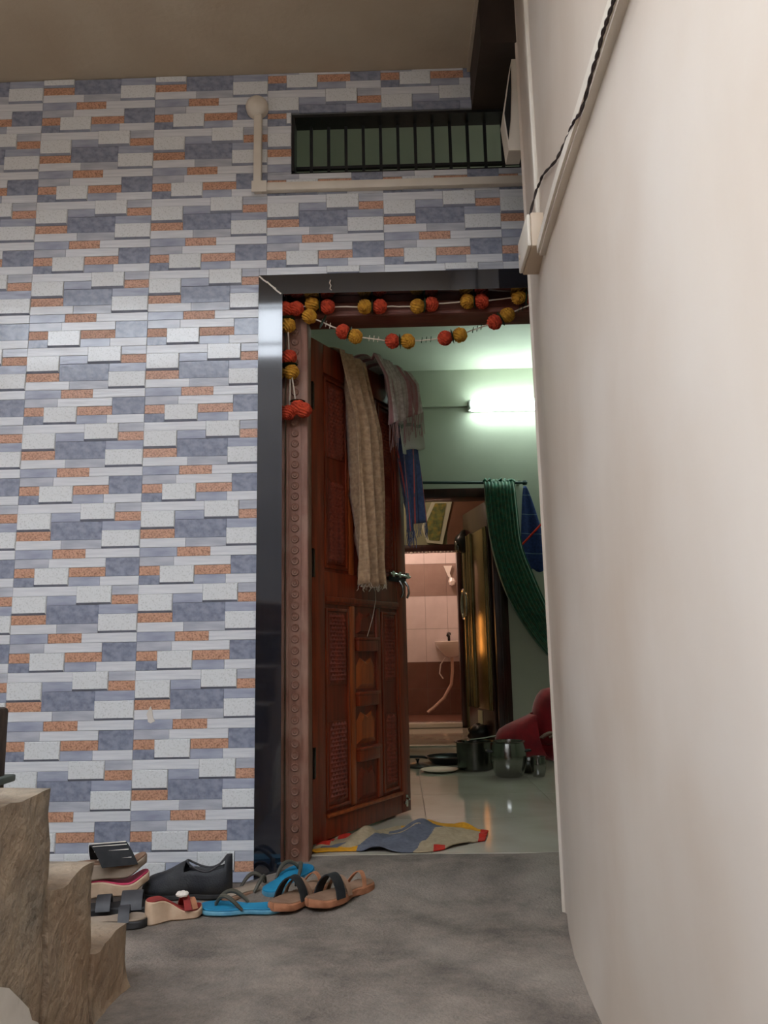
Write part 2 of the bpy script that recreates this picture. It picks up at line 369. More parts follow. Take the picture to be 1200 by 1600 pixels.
# ---- right wall, slightly bent in plan, with a rounded far edge
face = [(.455, -.345), (.4625, -.352), (.464, -.365), (.448, -.52), (.424, -.70), (.408, -.92), (.398, -1.2), (.388, -1.6), (.374, -2.4), (.36, -3.4), (.36, -3.6)]
mb = MB()
poly = face+[(.62, -3.6), (.62, -.345)]
NZ = 24
vs = []; fs = []
for j in range(NZ+1):
    z = 3.04*j/NZ
    for i, (x, y) in enumerate(poly):
        d = .002*pnoise(y*4, z*3) if 2 < i < len(face)-1 else 0
        flare = -.010*math.exp(-z/.04) if i < len(face) and i > 2 else 0
        vs.append((x+d+flare, y, z))
n = len(poly)
for j in range(NZ):
    for i in range(n): fs.append((j*n+i, j*n+(i+1) % n, (j+1)*n+(i+1) % n, (j+1)*n+i))
fs += [tuple(range(n)), tuple(NZ*n+i for i in range(n))]
mb.add(vs, fs); struct('wall_right', mb, 'plaster_white', 'off-white plastered wall with scuffs', smooth=True)
mb = MB(); mb.box((2.4, -3.6, 0), (2.55, .2, 3.2)); struct('wall_passage', mb, 'plaster_white', 'end wall of the side passage')
mb = MB(); mb.box((.62, -3.6, 3.04), (2.55, -1.8, 3.2)); mb.box((.62, -3.6, 0), (2.4, -3.45, 3.04)); struct('wall_side_room', mb, 'plaster_white', 'outer shell of the side passage')
# ---- neighbouring house across the lane
mb = MB(); mb.box((-7, -4.2, -.02), (5, -4.0, 3.40)); struct('wall_front', mb, 'neighbour_paint', 'plain wall of the house across the lane')
rail = thing('roof_railing', 'iron railing on top of the wall across the lane', 'railing', (-1.5, -4.1, 3.40))
for i in range(17):
    b = MB(); b.box((-3.5+i*.25, -4.108, 3.40), (-3.485+i*.25, -4.092, 3.92)); b.build('post', 'iron', rail)
for z in (3.55, 3.90):
    b = MB(); b.box((-3.5, -4.112, z), (.52, -4.088, z+.02)); b.build('rail', 'iron', rail)

# ---- polished black granite door surround
tr = thing('trim_1', 'polished black granite surround of the doorway', None, (-.45, 0, 0), kind='structure')
b = MB(); b.prism([(DX0, 0.0), (-.41, 0.03), (-.41, 2.09), (DX0, DZ)], -.014, .08, 'xz'); b.build('jamb', 'black_granite', tr)
b = MB(); b.prism([(.835, 0), (DX1, 0), (DX1, DZ), (.835, 2.09)], -.014, .08, 'xz'); b.build('jamb', 'black_granite', tr)
b = MB(); b.prism([(DX0+.002, DZ), (-.409, 2.0915), (.834, 2.0915), (DX1-.002, DZ)], -.012, .08, 'xz'); b.build('lintel', 'black_granite', tr)
b = MB()
for (x, z, l) in ((-.498, 2.165, .03), (-.47, 2.143, .035), (-.445, 2.118, .03)):
    b.ribbon([(x, -.0145, z), (x+l*.5, -.0155, z-l*.5), (x+l, -.0145, z-l*.88)], (.004, 0, .004), .001)
b.build('mitre_joint', 'pvc', tr)
b = MB(); b.tube([(-.228, -.014, 2.142), (-.231, -.018, 2.128), (-.226, -.018, 2.118), (-.23, -.016, 2.106), (-.224, -.016, 2.1)], .0022, 6); b.build('thread_scrap', 'string', tr)
# ---- carved wooden door frame
tr = thing('trim_2', 'carved wooden door frame with a row of rosettes', None, (-.37, .14, 0), kind='structure')
b = MB(); b.box((-.41, .085, .045), (-.325, .2, 2.035), ch=.003)
b.box((-.352, .078, .045), (-.327, .085, 2.035), ch=.002); b.box((-.408, .08, .045), (-.398, .085, 2.035), ch=.002)
b.build('jamb', 'wood_frame', tr, True)
ros = MB(); ros.lathe([(.0, .0065), (.005, .0065), (.007, .004), (.010, .004), (.0125, .0055), (.015, .003), (.0155, 0)], 10, axis='y')
rm = ros.mesh('rosette', 'wood_frame', smooth=True)
for i in range(48):
    o = bpy.data.objects.new('rosette', rm); COL.objects.link(o); o.parent = tr; o.location = (-.375+.37, .085-.14, .075+i*.0405)
b = MB(); b.box((.75, .085, .045), (.835, .2, 2.035), ch=.003); b.build('jamb', 'wood_frame', tr, True)
b = MB(); b.box((-.41, .085, 2.035), (.835, .2, 2.125), ch=.003); b.box((-.35, .078, 2.037), (.77, .085, 2.058), ch=.002); b.box((-.41, .079, 2.10), (.83, .085, 2.115), ch=.002)
b.build('lintel', 'wood_lintel', tr, True)
# ---- ventilator
wn = thing('window_1', 'barred ventilator with dark granite lining above the door', None, ((VX0+VX1)/2, .1, VZ0), kind='structure')
for (a, c) in (((VX0, -.004, VZ1-.012), (VX1, .075, VZ1)), ((VX0, .0, VZ0), (VX1, .075, VZ0+.006)), ((VX0, -.004, VZ0+.012), (VX0+.012, .075, VZ1-.012)), ((VX1-.012, -.004, VZ0+.012), (VX1, .075, VZ1-.012))):
    b = MB(); b.box(a, c); b.build('lining', 'vent_granite', wn)
for i in range(14):
    x = -.306+i*.0695
    if x > VX1-.03: break
    b = MB(); b.box((x-.006, .055, VZ0+.012), (x+.006, .067, VZ1-.012)); b.build('bar', 'iron', wn)
b = MB(); b.box((VX0+.012, .054, 2.650), (VX1-.012, .068, 2.662)); b.build('cross_bar', 'iron', wn)

# ---- concrete stair climbing toward the viewer
st = thing('concrete_stair', 'rough bare concrete stair climbing along the left side', None, (-1.1, -.82, 0), kind='structure')
sx = -.65
ys = [-.815, -1.045, -1.275, -1.505, -1.735, -1.965, -2.195]; zs = [.146, .330, .515, .70, .885, 1.07, 1.07]
prof = [(-.815, 0)]
for i in range(6):
    prof += [(ys[i], zs[i]-.012), (ys[i]-.01, zs[i])]
    prof += [(ys[i+1], zs[i])]
prof += [(-2.195, 0)]
bm = bmesh.new()
NXs = 12
def stair_mesh():
    b = MB()
    for i in range(6):
        y0, y1 = ys[i], ys[i+1]; z1 = zs[i]
        # one step block down to the ground, rough rounded edges
        def fn(u, v, y0=y0, y1=y1, z1=z1):
            return (0, 0, 0)
        bmx = bmesh.new(); bmesh.ops.create_cube(bmx, size=1)
        bmesh.ops.subdivide_edges(bmx, edges=bmx.edges[:], cuts=9, use_grid_fill=True)
        for vtx in bmx.verts:
            p = vtx.co+Vector((.5, .5, .5)); x = -2.4+p.x*(sx+2.4); y = y1+p.y*(y0-y1); z = p.z*z1
            e = (1-p.x)*(sx+2.4) if True else 0
            r = .016
            if p.z > .999 and p.x > .93: z -= .006
            x += .006*pnoise(y*17, z*15, 1)*(p.x > .5); z += .006*pnoise(x*8, y*14, 2)*(p.z > .95)
            if p.y > .99 and p.x > .99: x -= .010; y -= .008
            if p.y > .99 and p.z > .99: z -= .006; y -= .006
            if p.x > .99 and p.z < .12: x += .010*(1-p.z/.12)*(.6+.4*pnoise(y*12, 0))
            vtx.co = (x, y, z)
        bmx.verts.index_update()
        o = MB(); o.add([v.co[:] for v in bmx.verts], [[v.index for v in f.verts] for f in bmx.faces]); bmx.free()
        o.build('step', 'stair_concrete', st, smooth=True)
stair_mesh()
b = MB(); b.prism([(-1.25, .003), (-1.30, .08), (-1.328, .112), (-1.345, .134), (-1.37, .148), (-1.385, .172), (-1.42, .20), (-1.462, .232), (-1.55, .27), (-1.70, .30), (-1.76, .003)], -.654, -.632, 'yz')
b.build('plaster_patch', 'sack_white', st)

# ================================================================== INNER ROOM
FZ = .05
mb = MB(); mb.box((-1.7, .15, -.05), (2.3, 6.8, FZ-.006)); fl = struct('floor_inner', mb, 'grout', 'glossy cream tiled floor of the inner room')
TCF = {}
for i in range(7):
    for j in range(9):
        x0, x1 = -1.7+i*.6, min(-1.7+i*.6+.6, 2.3); y0, y1 = .15+j*.6, min(.15+j*.6+.6, 5.0)
        if x1-x0 < .05 or y1-y0 < .05: continue
        k = (round(x1-x0, 3), round(y1-y0, 3))
        if k not in TCF:
            b = MB(); b.box((.001, .001, -.008), (k[0]-.001, k[1]-.001, 0)); TCF[k] = b.mesh('tile', 'floor_tile')
        o = bpy.data.objects.new('tile', TCF[k]); COL.objects.link(o); o.parent = fl; o.location = (x0, y0, FZ)
mb = MB(); mb.box((-1.85, .2, 0), (-1.7, 6.8, 3.2)); struct('wall_left_inner', mb, 'green_paint', 'pale green side wall of the inner room')
mb = MB(); mb.box((2.3, .2, 0), (2.45, 6.8, 3.2)); struct('wall_right_inner', mb, 'green_paint', 'pale green right wall of the inner room')
mb = MB(); mb.box((-1.85, .2, 3.02), (2.45, 6.8, 3.2)); struct('ceiling_inner', mb, 'green_paint', 'pale green ceiling of the inner room')
IX0, IX1, IZ = -.15, .85, 2.03
mb = MB(); mb.box((-1.7, 3.4, 0), (IX0, 3.55, 3.02)); mb.box((IX1, 3.4, 0), (2.3, 3.55, 3.02)); mb.box((IX0, 3.4, IZ), (IX1, 3.55, 3.02))
struct('wall_back_inner', mb, 'green_paint', 'pale green wall with the tube light')
tr = thing('trim_3', 'dark brown frame of the inner doorway', None, (.35, 3.47, FZ), kind='structure')
for (a, c) in (((.745, 3.38, FZ), (.85, 3.56, IZ)), ((IX0, 3.38, FZ), (-.05, 3.56, IZ))):
    b = MB(); b.box(a, c, ch=.006); b.box((a[0]+.04, 3.372, FZ), (a[0]+.065, 3.38, IZ-.06), ch=.003); b.build('jamb', 'dark_wood', tr, True)
b = MB(); b.box((-.05, 3.38, 1.955), (.745, 3.56, IZ), ch=.006); b.build('lintel', 'dark_wood', tr, True)
b = MB(); b.box((-.05, 3.42, FZ+.0005), (.745, 3.54, FZ+.012), ch=.003); b.build('sill', 'floor_tile', tr, True)
# corridor
CX0, CX1, CZ, CS = -.16, .63, 1.80, .09
mb = MB(); mb.box((-1.7, 5.0, 0), (CX0, 5.12, 3.02)); mb.box((CX1, 5.0, 0), (2.3, 5.12, 3.02)); mb.box((CX0, 5.0, CZ), (CX1, 5.12, 3.02)); mb.box((CX0, 5.02, 0), (CX1, 5.12, CS-.01))
struct('wall_corridor', mb, 'olive_paint', 'olive wall around the bathroom door')
mb = MB(); mb.box((-1.7, 3.56, 2.62), (2.3, 5.0, 2.72)); struct('ceiling_corridor', mb, 'olive_paint', 'low corridor ceiling')
tr = thing('trim_6', 'dark maroon frame of the bathroom doorway', None, (.24, 5.05, FZ), kind='structure')
b = MB(); b.box((CX0, 4.975, 1.735), (CX1, 5.13, CZ), ch=.004); b.build('lintel', 'dark_wood', tr, True)
b = MB(); b.box((.585, 4.975, FZ), (CX1, 5.13, 1.735), ch=.004); b.build('jamb', 'dark_wood', tr, True)
b = MB(); b.box((CX0, 4.975, FZ), (-.115, 5.13, 1.735), ch=.004); b.build('jamb', 'dark_wood', tr, True)
b = MB(); b.box((-.115, 4.96, FZ+.0005), (.585, 5.14, .098), ch=.004); b.build('sill', 'ceramic', tr, True)
# bathroom: tiled back wall
mb = MB(); mb.box((-1.7, 6.6, 0), (2.3, 6.75, 3.02)); wb = struct('wall_bathroom', mb, 'grout', 'bathroom wall tiled in pink and brown bands')
BM = {}
bands = [(0.06, .35, 'bath_dark'), (.35, .65, 'bath_dark'), (.65, 1.03, 'bath_light'), (1.03, 1.41, 'bath_light'), (1.41, 1.79, 'bath_brown'), (1.79, 2.17, 'bath_light'), (2.17, 2.55, 'bath_light')]
for z0, z1, mt in bands:
    for i in range(9):
        k = (round(z1-z0, 3), mt)
        if k not in BM:
            b = MB(); b.box((.0015, -.008, .0015), (.2565, 0, z1-z0-.0015)); BM[k] = b.mesh('tile', mt)
        o = bpy.data.objects.new('tile', BM[k]); COL.objects.link(o); o.parent = wb; o.location = (-.714+i*.258, 6.6, z0)
mb = MB(); mb.box((1.0, 5.13, 0), (1.1, 6.59, 2.6)); mb.box((-.8, 5.13, 0), (-.72, 6.59, 2.6)); mb.box((-.8, 5.13, 2.6), (1.1, 6.59, 2.7)); struct('wall_bathroom_side', mb, 'bath_light', 'side walls of the bathroom')
mb = MB(); mb.box((-.72, 5.125, .0), (1.0, 6.59, .06)); struct('floor_bathroom', mb, 'bath_dark', 'dark bathroom floor')

# ================================================================== CARVED DOOR LEAF
LW, LZ0, LZ1, LT = .744, .060, 2.03, .036
door = thing('door_1', 'open carved red-brown wooden door leaf', None, (-.346, .269, 0), math.radians(60.26), kind='structure')
def dpart(b, name, mat, smooth=True): return b.build(name, mat, door, smooth, local=True)
yf = -LT/2                                                     # the face seen from the porch
b = MB(); b.box((.012, -.008, LZ0+.01), (LW-.012, .012, LZ1-.01)); dpart(b, 'core_board', 'wood_panel')
for u0, u1 in ((0, .085), (.668, LW)):
    b = MB(); b.box((u0, yf, LZ0), (u1, LT/2, LZ1), ch=.003); dpart(b, 'stile', 'wood_red')
for u0, u1, mt in ((.272, .305, 'wood_orange'), (.478, .512, 'wood_red')):
    for z0, z1 in ((.155, .945), (1.075, 1.90)):
        b = MB(); b.box((u0, yf+.002, z0), (u1, LT/2-.004, z1), ch=.004); dpart(b, 'mullion', mt)
for z0, z1 in ((LZ0, .150), (.945, 1.075), (1.905, LZ1)):
    b = MB(); b.box((.087, yf+.001, z0), (.666, LT/2-.002, z1), ch=.003); dpart(b, 'rail', 'wood_red')
b = MB(); b.box((.09, yf-.010, .138), (.664, yf+.001, .152), ch=.003); dpart(b, 'ledge_moulding', 'wood_orange')
b = MB(); b.box((.09, yf-.006, .955), (.664, yf+.001, .975), ch=.003); dpart(b, 'ledge_moulding', 'wood_red')
def lattice(u0, u1, z0, z1):
    b = MB(); b.box((u0, -.0135, z0), (u1, -.008, z1), ch=.002)
    m = max(3, int((u1-u0-.010)/.021))
    for j in range(int((z1-z0)/.0155)):
        for i in range(m):
            cu = u0+.016+(i+.5*(j % 2))*.021; cz = z0+.018+j*.0155
            if cz > z1-.014 or cu > u1-.010: continue
            a, h = .0098, .009
            b.add([(cu-a, -.0135, cz), (cu, -.0135, cz-a*1.45), (cu+a, -.0135, cz), (cu, -.0135, cz+a*1.45), (cu+.002, -.0135-h, cz+.001)], [(0, 1, 4), (1, 2, 4), (2, 3, 4), (3, 0, 4)])
    return b
for (u0, u1) in ((.095, .262), (.522, .660)):
    for (z0, z1) in ((.165, .93), (1.09, 1.89)):
        b = MB(); t = .012
        for a, c in (((u0, -.016, z0), (u0+t, -.008, z1)), ((u1-t, -.016, z0), (u1, -.008, z1)), ((u0+t, -.016, z0), (u1-t, -.008, z0+t)), ((u0+t, -.016, z1-t), (u1-t, -.008, z1))): b.box(a, c, ch=.002)
        dpart(b, 'panel_moulding', 'wood_red')
    um0, um1 = u0+.020, u1-.020
    for z0, z1 in ((.19, .49), (.63, .915), (1.11, 1.46), (1.55, 1.87)):
        dpart(lattice(um0, um1, z0, z1), 'lattice_carving', 'wood_panel', False)
def arch_panel(z0, z1):
    b = MB(); u0, u1 = .318, .466; uc = (u0+u1)/2
    pts = [(u0, z0), (u1, z0), (u1, z1-.05), (u1-.03, z1-.012), (uc, z1-.03), (u0+.03, z1-.012), (u0, z1-.05)]
    nn = len(pts); ins = [(uc+(p[0]-uc)*.62, (z0+z1)/2+(p[1]-(z0+z1)/2)*.72) for p in pts]
    vs = [(p[0], -.008, p[1]) for p in pts]+[(p[0], -.0185, p[1]) for p in ins]
    b.add(vs, [(i, (i+1) % nn, nn+(i+1) % nn, nn+i) for i in range(nn)]+[tuple(nn+i for i in range(nn))]); return b
for z0, z1, mt in ((.165, .305, 'wood_panel'), (.385, .525, 'wood_orange'), (.605, .745, 'wood_orange'), (.83, .935, 'wood_panel'), (1.09, 1.25, 'wood_panel'), (1.33, 1.49, 'wood_red'), (1.57, 1.72, 'wood_red'), (1.79, 1.89, 'wood_panel')):
    dpart(arch_panel(z0, z1), 'fielded_panel', mt, False)
for z in (.343, .563, .786, 1.29, 1.53, 1.755):
    b = MB(); b.box((.314, -.030, z-.028), (.470, -.006, z+.020), ch=.006); b.box((.308, -.034, z+.018), (.476, -.006, z+.030), ch=.003); dpart(b, 'carved_block', 'wood_red')
lb = MB(); lb.tube([(.575, yf-.014, 1.103), (.757, yf-.014, 1.098)], .0065, 10); 
for u in (.60, .66, .735): lb.box((u-.010, yf-.020, 1.088), (u+.010, yf, 1.115), ch=.002)
bolt = dpart(lb, 'tower_bolt', 'chrome'); bolt['label'] = 'chrome sliding bolt'
b = MB(); b.box((.585, yf-.004, 1.07), (.742, yf-.0005, 1.093), ch=.001); b.build('back_plate', 'black_plastic', bolt, True, local=True)
for u in (.675, .728):
    b = MB(); b.tube([(u, yf-.006, 1.075), (u+.002, yf-.020, 1.05), (u+.004, yf-.022, 1.02), (u+.003, yf-.012, .998)], .0055, 8); dpart(b, 'hasp', 'steel_dark')
b = MB(); b.tube([(.688, yf-.010, .085), (.688, yf-.010, .135)], .006, 8); b.box((.676, yf-.012, .095), (.70, yf, .108), ch=.002); b.tube([(.688, yf-.01, .12), (.678, yf-.03, .118)], .005, 8); dpart(b, 'foot_bolt', 'chrome')
for z in (.35, 1.1, 1.78):
    b = MB(); b.box((-.020, yf-.002, z-.055), (.018, yf+.004, z+.055), ch=.001); b.tube([(-.004, yf-.006, z-.056), (-.004, yf-.006, z+.056)], .006, 8); dpart(b, 'hinge', 'steel_dark')

# ================================================================== TOWELS OVER THE DOOR
LROT = Matrix.Rotation(math.radians(60.26), 3, 'Z'); LH = Vector((-.346, .269, 0))
def L2W(u, y, z): return LH+LROT @ Vector((u, y, z))
def towel(name, label, mat, top, bot, zb, off, folds, amp, back=.25, zt=LZ1, fringe=0, skew=0, cat='towel', slant=0, ph=0, fmat=None, grp=None):
    """hangs over the top edge: front drop to zb, short drop behind"""
    root = thing(name, label, cat, tuple(L2W((bot[0]+bot[1])/2, -.05, zb)), 0, grp)
    H = zt+off-zb; T = LT/2+off; arc = PI*T; tot = H+arc+back
    def fn(u, v):
        d = v*tot                                              # from the front hem upward and over
        k = max(0, 1-d/H) if d < H else 0
        uu = (top[0]+(top[1]-top[0])*u)*(1-k)+(bot[0]+(bot[1]-bot[0])*u)*k
        w = 1.25*(2*abs(math.sin(u*folds*PI+ph+.5*math.sin(3*k+ph)))**.7-1)+.25*math.sin(u*folds*4.6*PI+1.3+ph)
        if d < H:
            z = zb+d; y = -T-amp*(.25+.75*min(1, k*3))*(1+w)*.5-.004
            z += slant*(u-.5)*k+.006*math.sin(u*11+ph)*k
        elif d < H+arc:
            a = (d-H)/T; z = zt+off*.3+math.sin(a)*T*.55; y = -T*math.cos(a)
        else:
            z = zt+off*.3-(d-H-arc); y = T+.004+.004*(1+w)
        return L2W(uu+.012*k*math.sin(u*folds*2*PI+1), y, z)
    b = MB(); b.grid(fn, 44, 56)
    o = b.build('cloth', mat, root, smooth='all')
    md = o.modifiers.new('thick', 'SOLIDIFY'); md.thickness = .0025; md.offset = 0
    if fringe:
        b = MB()
        N = int(abs(bot[1]-bot[0])/.0055)
        for i in range(N):
            u = (i+.5)/N; p = Vector(fn(u, 0)); q = p+Vector((random.uniform(-.012, .012), random.uniform(-.008, .008), -fringe*random.uniform(.6, 1.15)))
            b.tube([p+Vector((0, 0, .004)), (p+q)/2+Vector((random.uniform(-.005, .005), 0, 0)), q], .0013, 4)
        f = b.build('fringe', fmat or mat, root); f['kind'] = 'stuff'
    return root
towel('beige_towel', 'long beige checked towel hanging over the carved door', 'beige_towel', (.165, .375), (.240, .450), 1.03, .006, 3.0, .075, fringe=.018, slant=.012, ph=.4, fmat='string')
towel('blue_striped_towel', 'dark blue towel with red stripes and tassels hanging at the door edge', 'blue_towel', (.58, .74), (.655, .845), 1.335, .008, 1.4, .050, fringe=.075, slant=.09, ph=1.2, back=.5)
towel('white_towel', 'white towel with green hem lines beneath the fringed towel', 'white_towel', (.52, .742), (.60, .825), 1.690, .030, 1.2, .040, slant=.08, ph=2.1, back=.3)
towel('fringed_towel', 'pink and cream fringed towel draped over the top corner of the door', 'pink_towel', (.385, .725), (.475, .765), 1.825, .050, 3.6, .050, fringe=.12, slant=.13, ph=.2, back=.2, fmat='pink_towel')
b = MB(); b.tube([L2W(.415, -.05, 1.02), L2W(.41, -.055, .97), L2W(.40, -.045, .90), L2W(.37, -.035, .82)], .0012, 5)
tag(b.build('loose_thread', 'string'), 'pale loose thread trailing below the beige towel', 'thread')

# ================================================================== FLOWER GARLAND
gl = thing('flower_garland', 'marigold pom-pom garland in orange and yellow hung across the door lintel', 'garland', (-.35, .05, 2.06))
def pompom(mat):
    b = MB(); vs = []; fs = []; n, k = 22, 13
    for i in range(k+1):
        th = PI*i/k
        for j in range(n):
            a = 2*PI*j/n; r = .0275*(1+.13*((i+j) % 2)+.04*math.sin(5*a+i))*(1-.10*abs(math.cos(th))**3)
            vs.append((r*math.sin(th)*math.cos(a)*.93, r*math.sin(th)*math.sin(a), r*math.cos(th)))
    for i in range(k):
        for j in range(n): fs.append((i*n+j, i*n+(j+1) % n, (i+1)*n+(j+1) % n, (i+1)*n+j))
    b.add(vs, fs); return b.mesh('flower', mat)
FM = {'o': pompom('orange_flower'), 'y': pompom('yellow_flower')}
lf = MB(); lf.lathe([(.0, -.003), (.016, -.003), (.030, 0), (.016, .003), (0, .003)], 9, axis='x'); LFM = lf.mesh('leaf', 'leaf_green')
def flo(k, x, z, y=.045, s=1):
    o = bpy.data.objects.new('flower', FM[k]); COL.objects.link(o); o.parent = gl; o.location = (x+.35, y-.05, z-2.06)
    o.rotation_euler = (random.uniform(-.5, .5), random.uniform(-.6, .6), random.uniform(0, 6)); o.scale = (s, s, s)
def leaf(x, z, ang=0, y=.045):
    o = bpy.data.objects.new('leaf', LFM); COL.objects.link(o); o.parent = gl; o.location = (x+.35, y-.05, z-2.06); o.rotation_euler = (random.uniform(-.3, .3), ang, random.uniform(-.2, .2))
def gstring(pts, r=.0028, wob=.0015):
    b = MB(); P = []
    for i in range(len(pts)-1):
        for k in range(6):
            t = k/6; P.append(Vector(pts[i]).lerp(Vector(pts[i+1]), t)+Vector((0, random.uniform(-wob, wob), random.uniform(-wob, wob))))
    P.append(Vector(pts[-1])); b.tube(P, r, 6); b.build('string', 'string', gl)
top = [(-.405, 2.05, 'o', .030), (-.365, 2.055, 'o', .040), (-.304, 2.074, 'y', .045), (-.245, 2.062, 'o', .045), (-.102, 2.058, 'y', .045), (-.045, 2.057, 'o', .045), (.100, 2.054, 'y', .045), (.153, 2.062, 'o', .045), (.292, 2.068, 'y', .045), (.345, 2.067, 'o', .045), (.488, 2.081, 'y', .045), (.545, 2.075, 'o', .045)]
for x, z, k, y in top: flo(k, x, z, y, 1.0)
for x, z in ((-.274, 2.066), (-.0735, 2.057), (.127, 2.058), (.319, 2.067), (.516, 2.078)): leaf(x, z)
gstring([(x, y, z) for x, z, k, y in top])
sw = [(-.314, 2.022, 'y'), (-.187, 1.957, 'o'), (-.140, 1.936, 'y'), (.001, 1.913, 'o'), (.059, 1.911, 'y'), (.201, 1.920, 'o'), (.257, 1.931, 'y'), (.391, 1.979, 'o'), (.441, 2.006, 'y'), (.56, 2.06, 'o')]
for x, z, k in sw: flo(k, x, z, .04)
for x, z, a in ((-.163, 1.948, .4), (.030, 1.912, 0), (.229, 1.926, -.2), (.416, 1.992, -.5), (-.262, 2.0, .5)): leaf(x, z, a, .04)
gstring([(x, .04, z) for x, z, k in sw])
for i in range(len(sw)-1):                                       # little twigs knotted into the bare lengths of cord
    if sw[i][2] == 'y':
        p, q = Vector((sw[i][0], .04, sw[i][1])), Vector((sw[i+1][0], .04, sw[i+1][1]))
        for t in (.38, .5, .62):
            c = p.lerp(q, t); b = MB(); b.tube([c+Vector((.002, -.002, .011)), c+Vector((-.002, 0, -.011))], .0015, 5); b.build('knot', 'leaf_green' if i > 3 else 'string', gl)
for x, z, k in ((-.397, 1.990, 'y'), (-.392, 1.862, 'o'), (-.383, 1.802, 'y'), (-.396, 1.643, 'o'), (-.358, 1.660, 'o'), (-.335, 1.648, 'o')): flo(k, x, z, .035 if x > -.36 else .045, 1.0)
leaf(-.398, 2.018, PI/2); leaf(-.388, 1.832, PI/2); leaf(-.36, 1.686, PI/2)
gstring([(-.396, .045, 1.965), (-.392, .045, 1.885)]); gstring([(-.388, .045, 1.78), (-.39, .045, 1.665)]); gstring([(-.380, .04, 1.78), (-.366, .04, 1.68)])

# ================================================================== CONDUITS, BOXES, WIRE
cn = thing('wall_conduit', 'cream plastic conduit with round junction box on the mosaic tiles', 'conduit', (-.51, -.02, 2.53))
b = MB(); b.box((-.522, -.030, 2.512), (-.492, -.004, 2.86), ch=.002); b.build('vertical_casing', 'pvc', cn, True)
b = MB(); b.box((-.4915, -.030, 2.512), (.60, -.004, 2.545), ch=.002); b.build('horizontal_casing', 'pvc', cn, True)
b = MB(); b.lathe([(.044, .004), (.044, .026), (.040, .036), (.028, .044), (.0, .047)], 28, c=(-.512, 0, 2.878), axis='y'); b.build('junction_box', 'pvc', cn, True)
b = MB(); b.box((-.528, -.033, 2.505), (-.470, -.0305, 2.552), ch=.001); b.build('corner_cover', 'pvc', cn, True)
c2 = thing('side_conduit', 'long cream conduit running from the square box along the white wall', 'conduit', (.42, -1.1, 1.9))
P = [(.413, -.852, 1.800), (.402, -1.05, 1.790), (.396, -1.2, 1.784), (.387, -1.6, 1.773), (.372, -2.4, 1.760)]
b = MB(); b.ribbon([Vector(p)+Vector((-.006, 0, 0)) for p in P], (0, 0, .040), .018); b.build('casing', 'pvc', c2, True)
b = MB(); b.ribbon([Vector(p)+Vector((-.018, 0, 0)) for p in P], (0, 0, .026), .007); b.build('lid', 'pvc', c2, True)
b = MB(); b.box((.406, -.796, 1.910), (.418, -.778, 3.03), ch=.002)
tag(b.build('rising_conduit', 'pvc', None, True), 'thin vertical conduit climbing from the square box', 'conduit')
bx = thing('electric_box', 'cream plastic electric box near the far edge of the white wall', 'electric box', (.40, -.76, 1.81))
b = MB(); b.box((.380, -.85, 1.810), (.428, -.68, 1.908), ch=.004); b.build('body', 'pvc_aged', bx, True)
b = MB(); b.box((.370, -.846, 1.813), (.3795, -.684, 1.905), ch=.003); b.build('lid', 'pvc', bx, True)
b = MB(); b.lathe([(.0, .003), (.006, .003), (.007, 0)], 10, c=(.370, -.71, 1.85), axis='x'); b.build('screw', 'pvc_aged', bx)
b = MB(); b.box((.409, -.8512, 1.825), (.413, -.8495, 1.850)); b.build('slot', 'black_plastic', bx)
b = MB()
pts = [(.382, -.80, 1.906)]+[(0.4, -0.848, 1.975), (0.402, -0.922, 1.965), (0.392, -1.13, 1.874), (0.378, -1.283, 1.808), (0.37, -1.384, 1.781), (0.366, -1.467, 1.745), (0.364, -1.538, 1.742), (0.362, -1.605, 1.746), (0.36, -1.657, 1.745), (0.358, -1.706, 1.744), (0.356, -1.757, 1.733)]+[(.348, -1.95, 1.775)]
for s in (0, PI):
    Q = []
    for i in range(len(pts)-1):
        for k in range(8):
            t = (i*8+k); a = t*.8+s; c = Vector(pts[i]).lerp(Vector(pts[i+1]), k/8); Q.append(c+Vector((.0020*math.cos(a), 0, .0020*math.sin(a)+.002*math.sin(t*.45))))
    b.tube(Q, .0020, 5)
tag(b.build('twisted_wire', 'wire', None, True), 'twisted dark wire running up the white wall from the box', 'wire')
fp = thing('framed_panel', 'small white framed dark panel behind the far edge of the white wall', 'panel', (.44, -.29, 2.44))
b = MB(); b.prism([(.443, 2.802), (.405, 2.585), (.417, 2.446), (.465, 2.446), (.468, 2.802)], -.330, -.25, 'xz'); b.build('frame', 'pvc', fp)
b = MB(); b.prism([(.4395, 2.775), (.4085, 2.588), (.4175, 2.485), (.428, 2.56), (.4365, 2.68)], -.334, -.3305, 'xz'); b.build('pane', 'glass_dark', fp)
b = MB(); b.box((.425, -.344, 2.93), (.47, -.28, 3.035), ch=.003)
tag(b.build('ceiling_bracket', 'pvc_aged', None, True), 'small cream bracket under the ceiling above the framed panel', 'bracket')
pw = thing('wooden_post', 'dark worn wooden post with grey-green bar at the left picture edge', 'post', (-1.15, -.5, 0))
b = MB(); b.box((-1.19, -.53, 0), (-1.132, -.47, .615), ch=.012); b.build('post', 'old_wood', pw, True)
b = MB(); b.box((-1.22, -.55, .405), (-1.112, -.45, .425), ch=.005); b.build('bar', 'grey_green', pw, True)

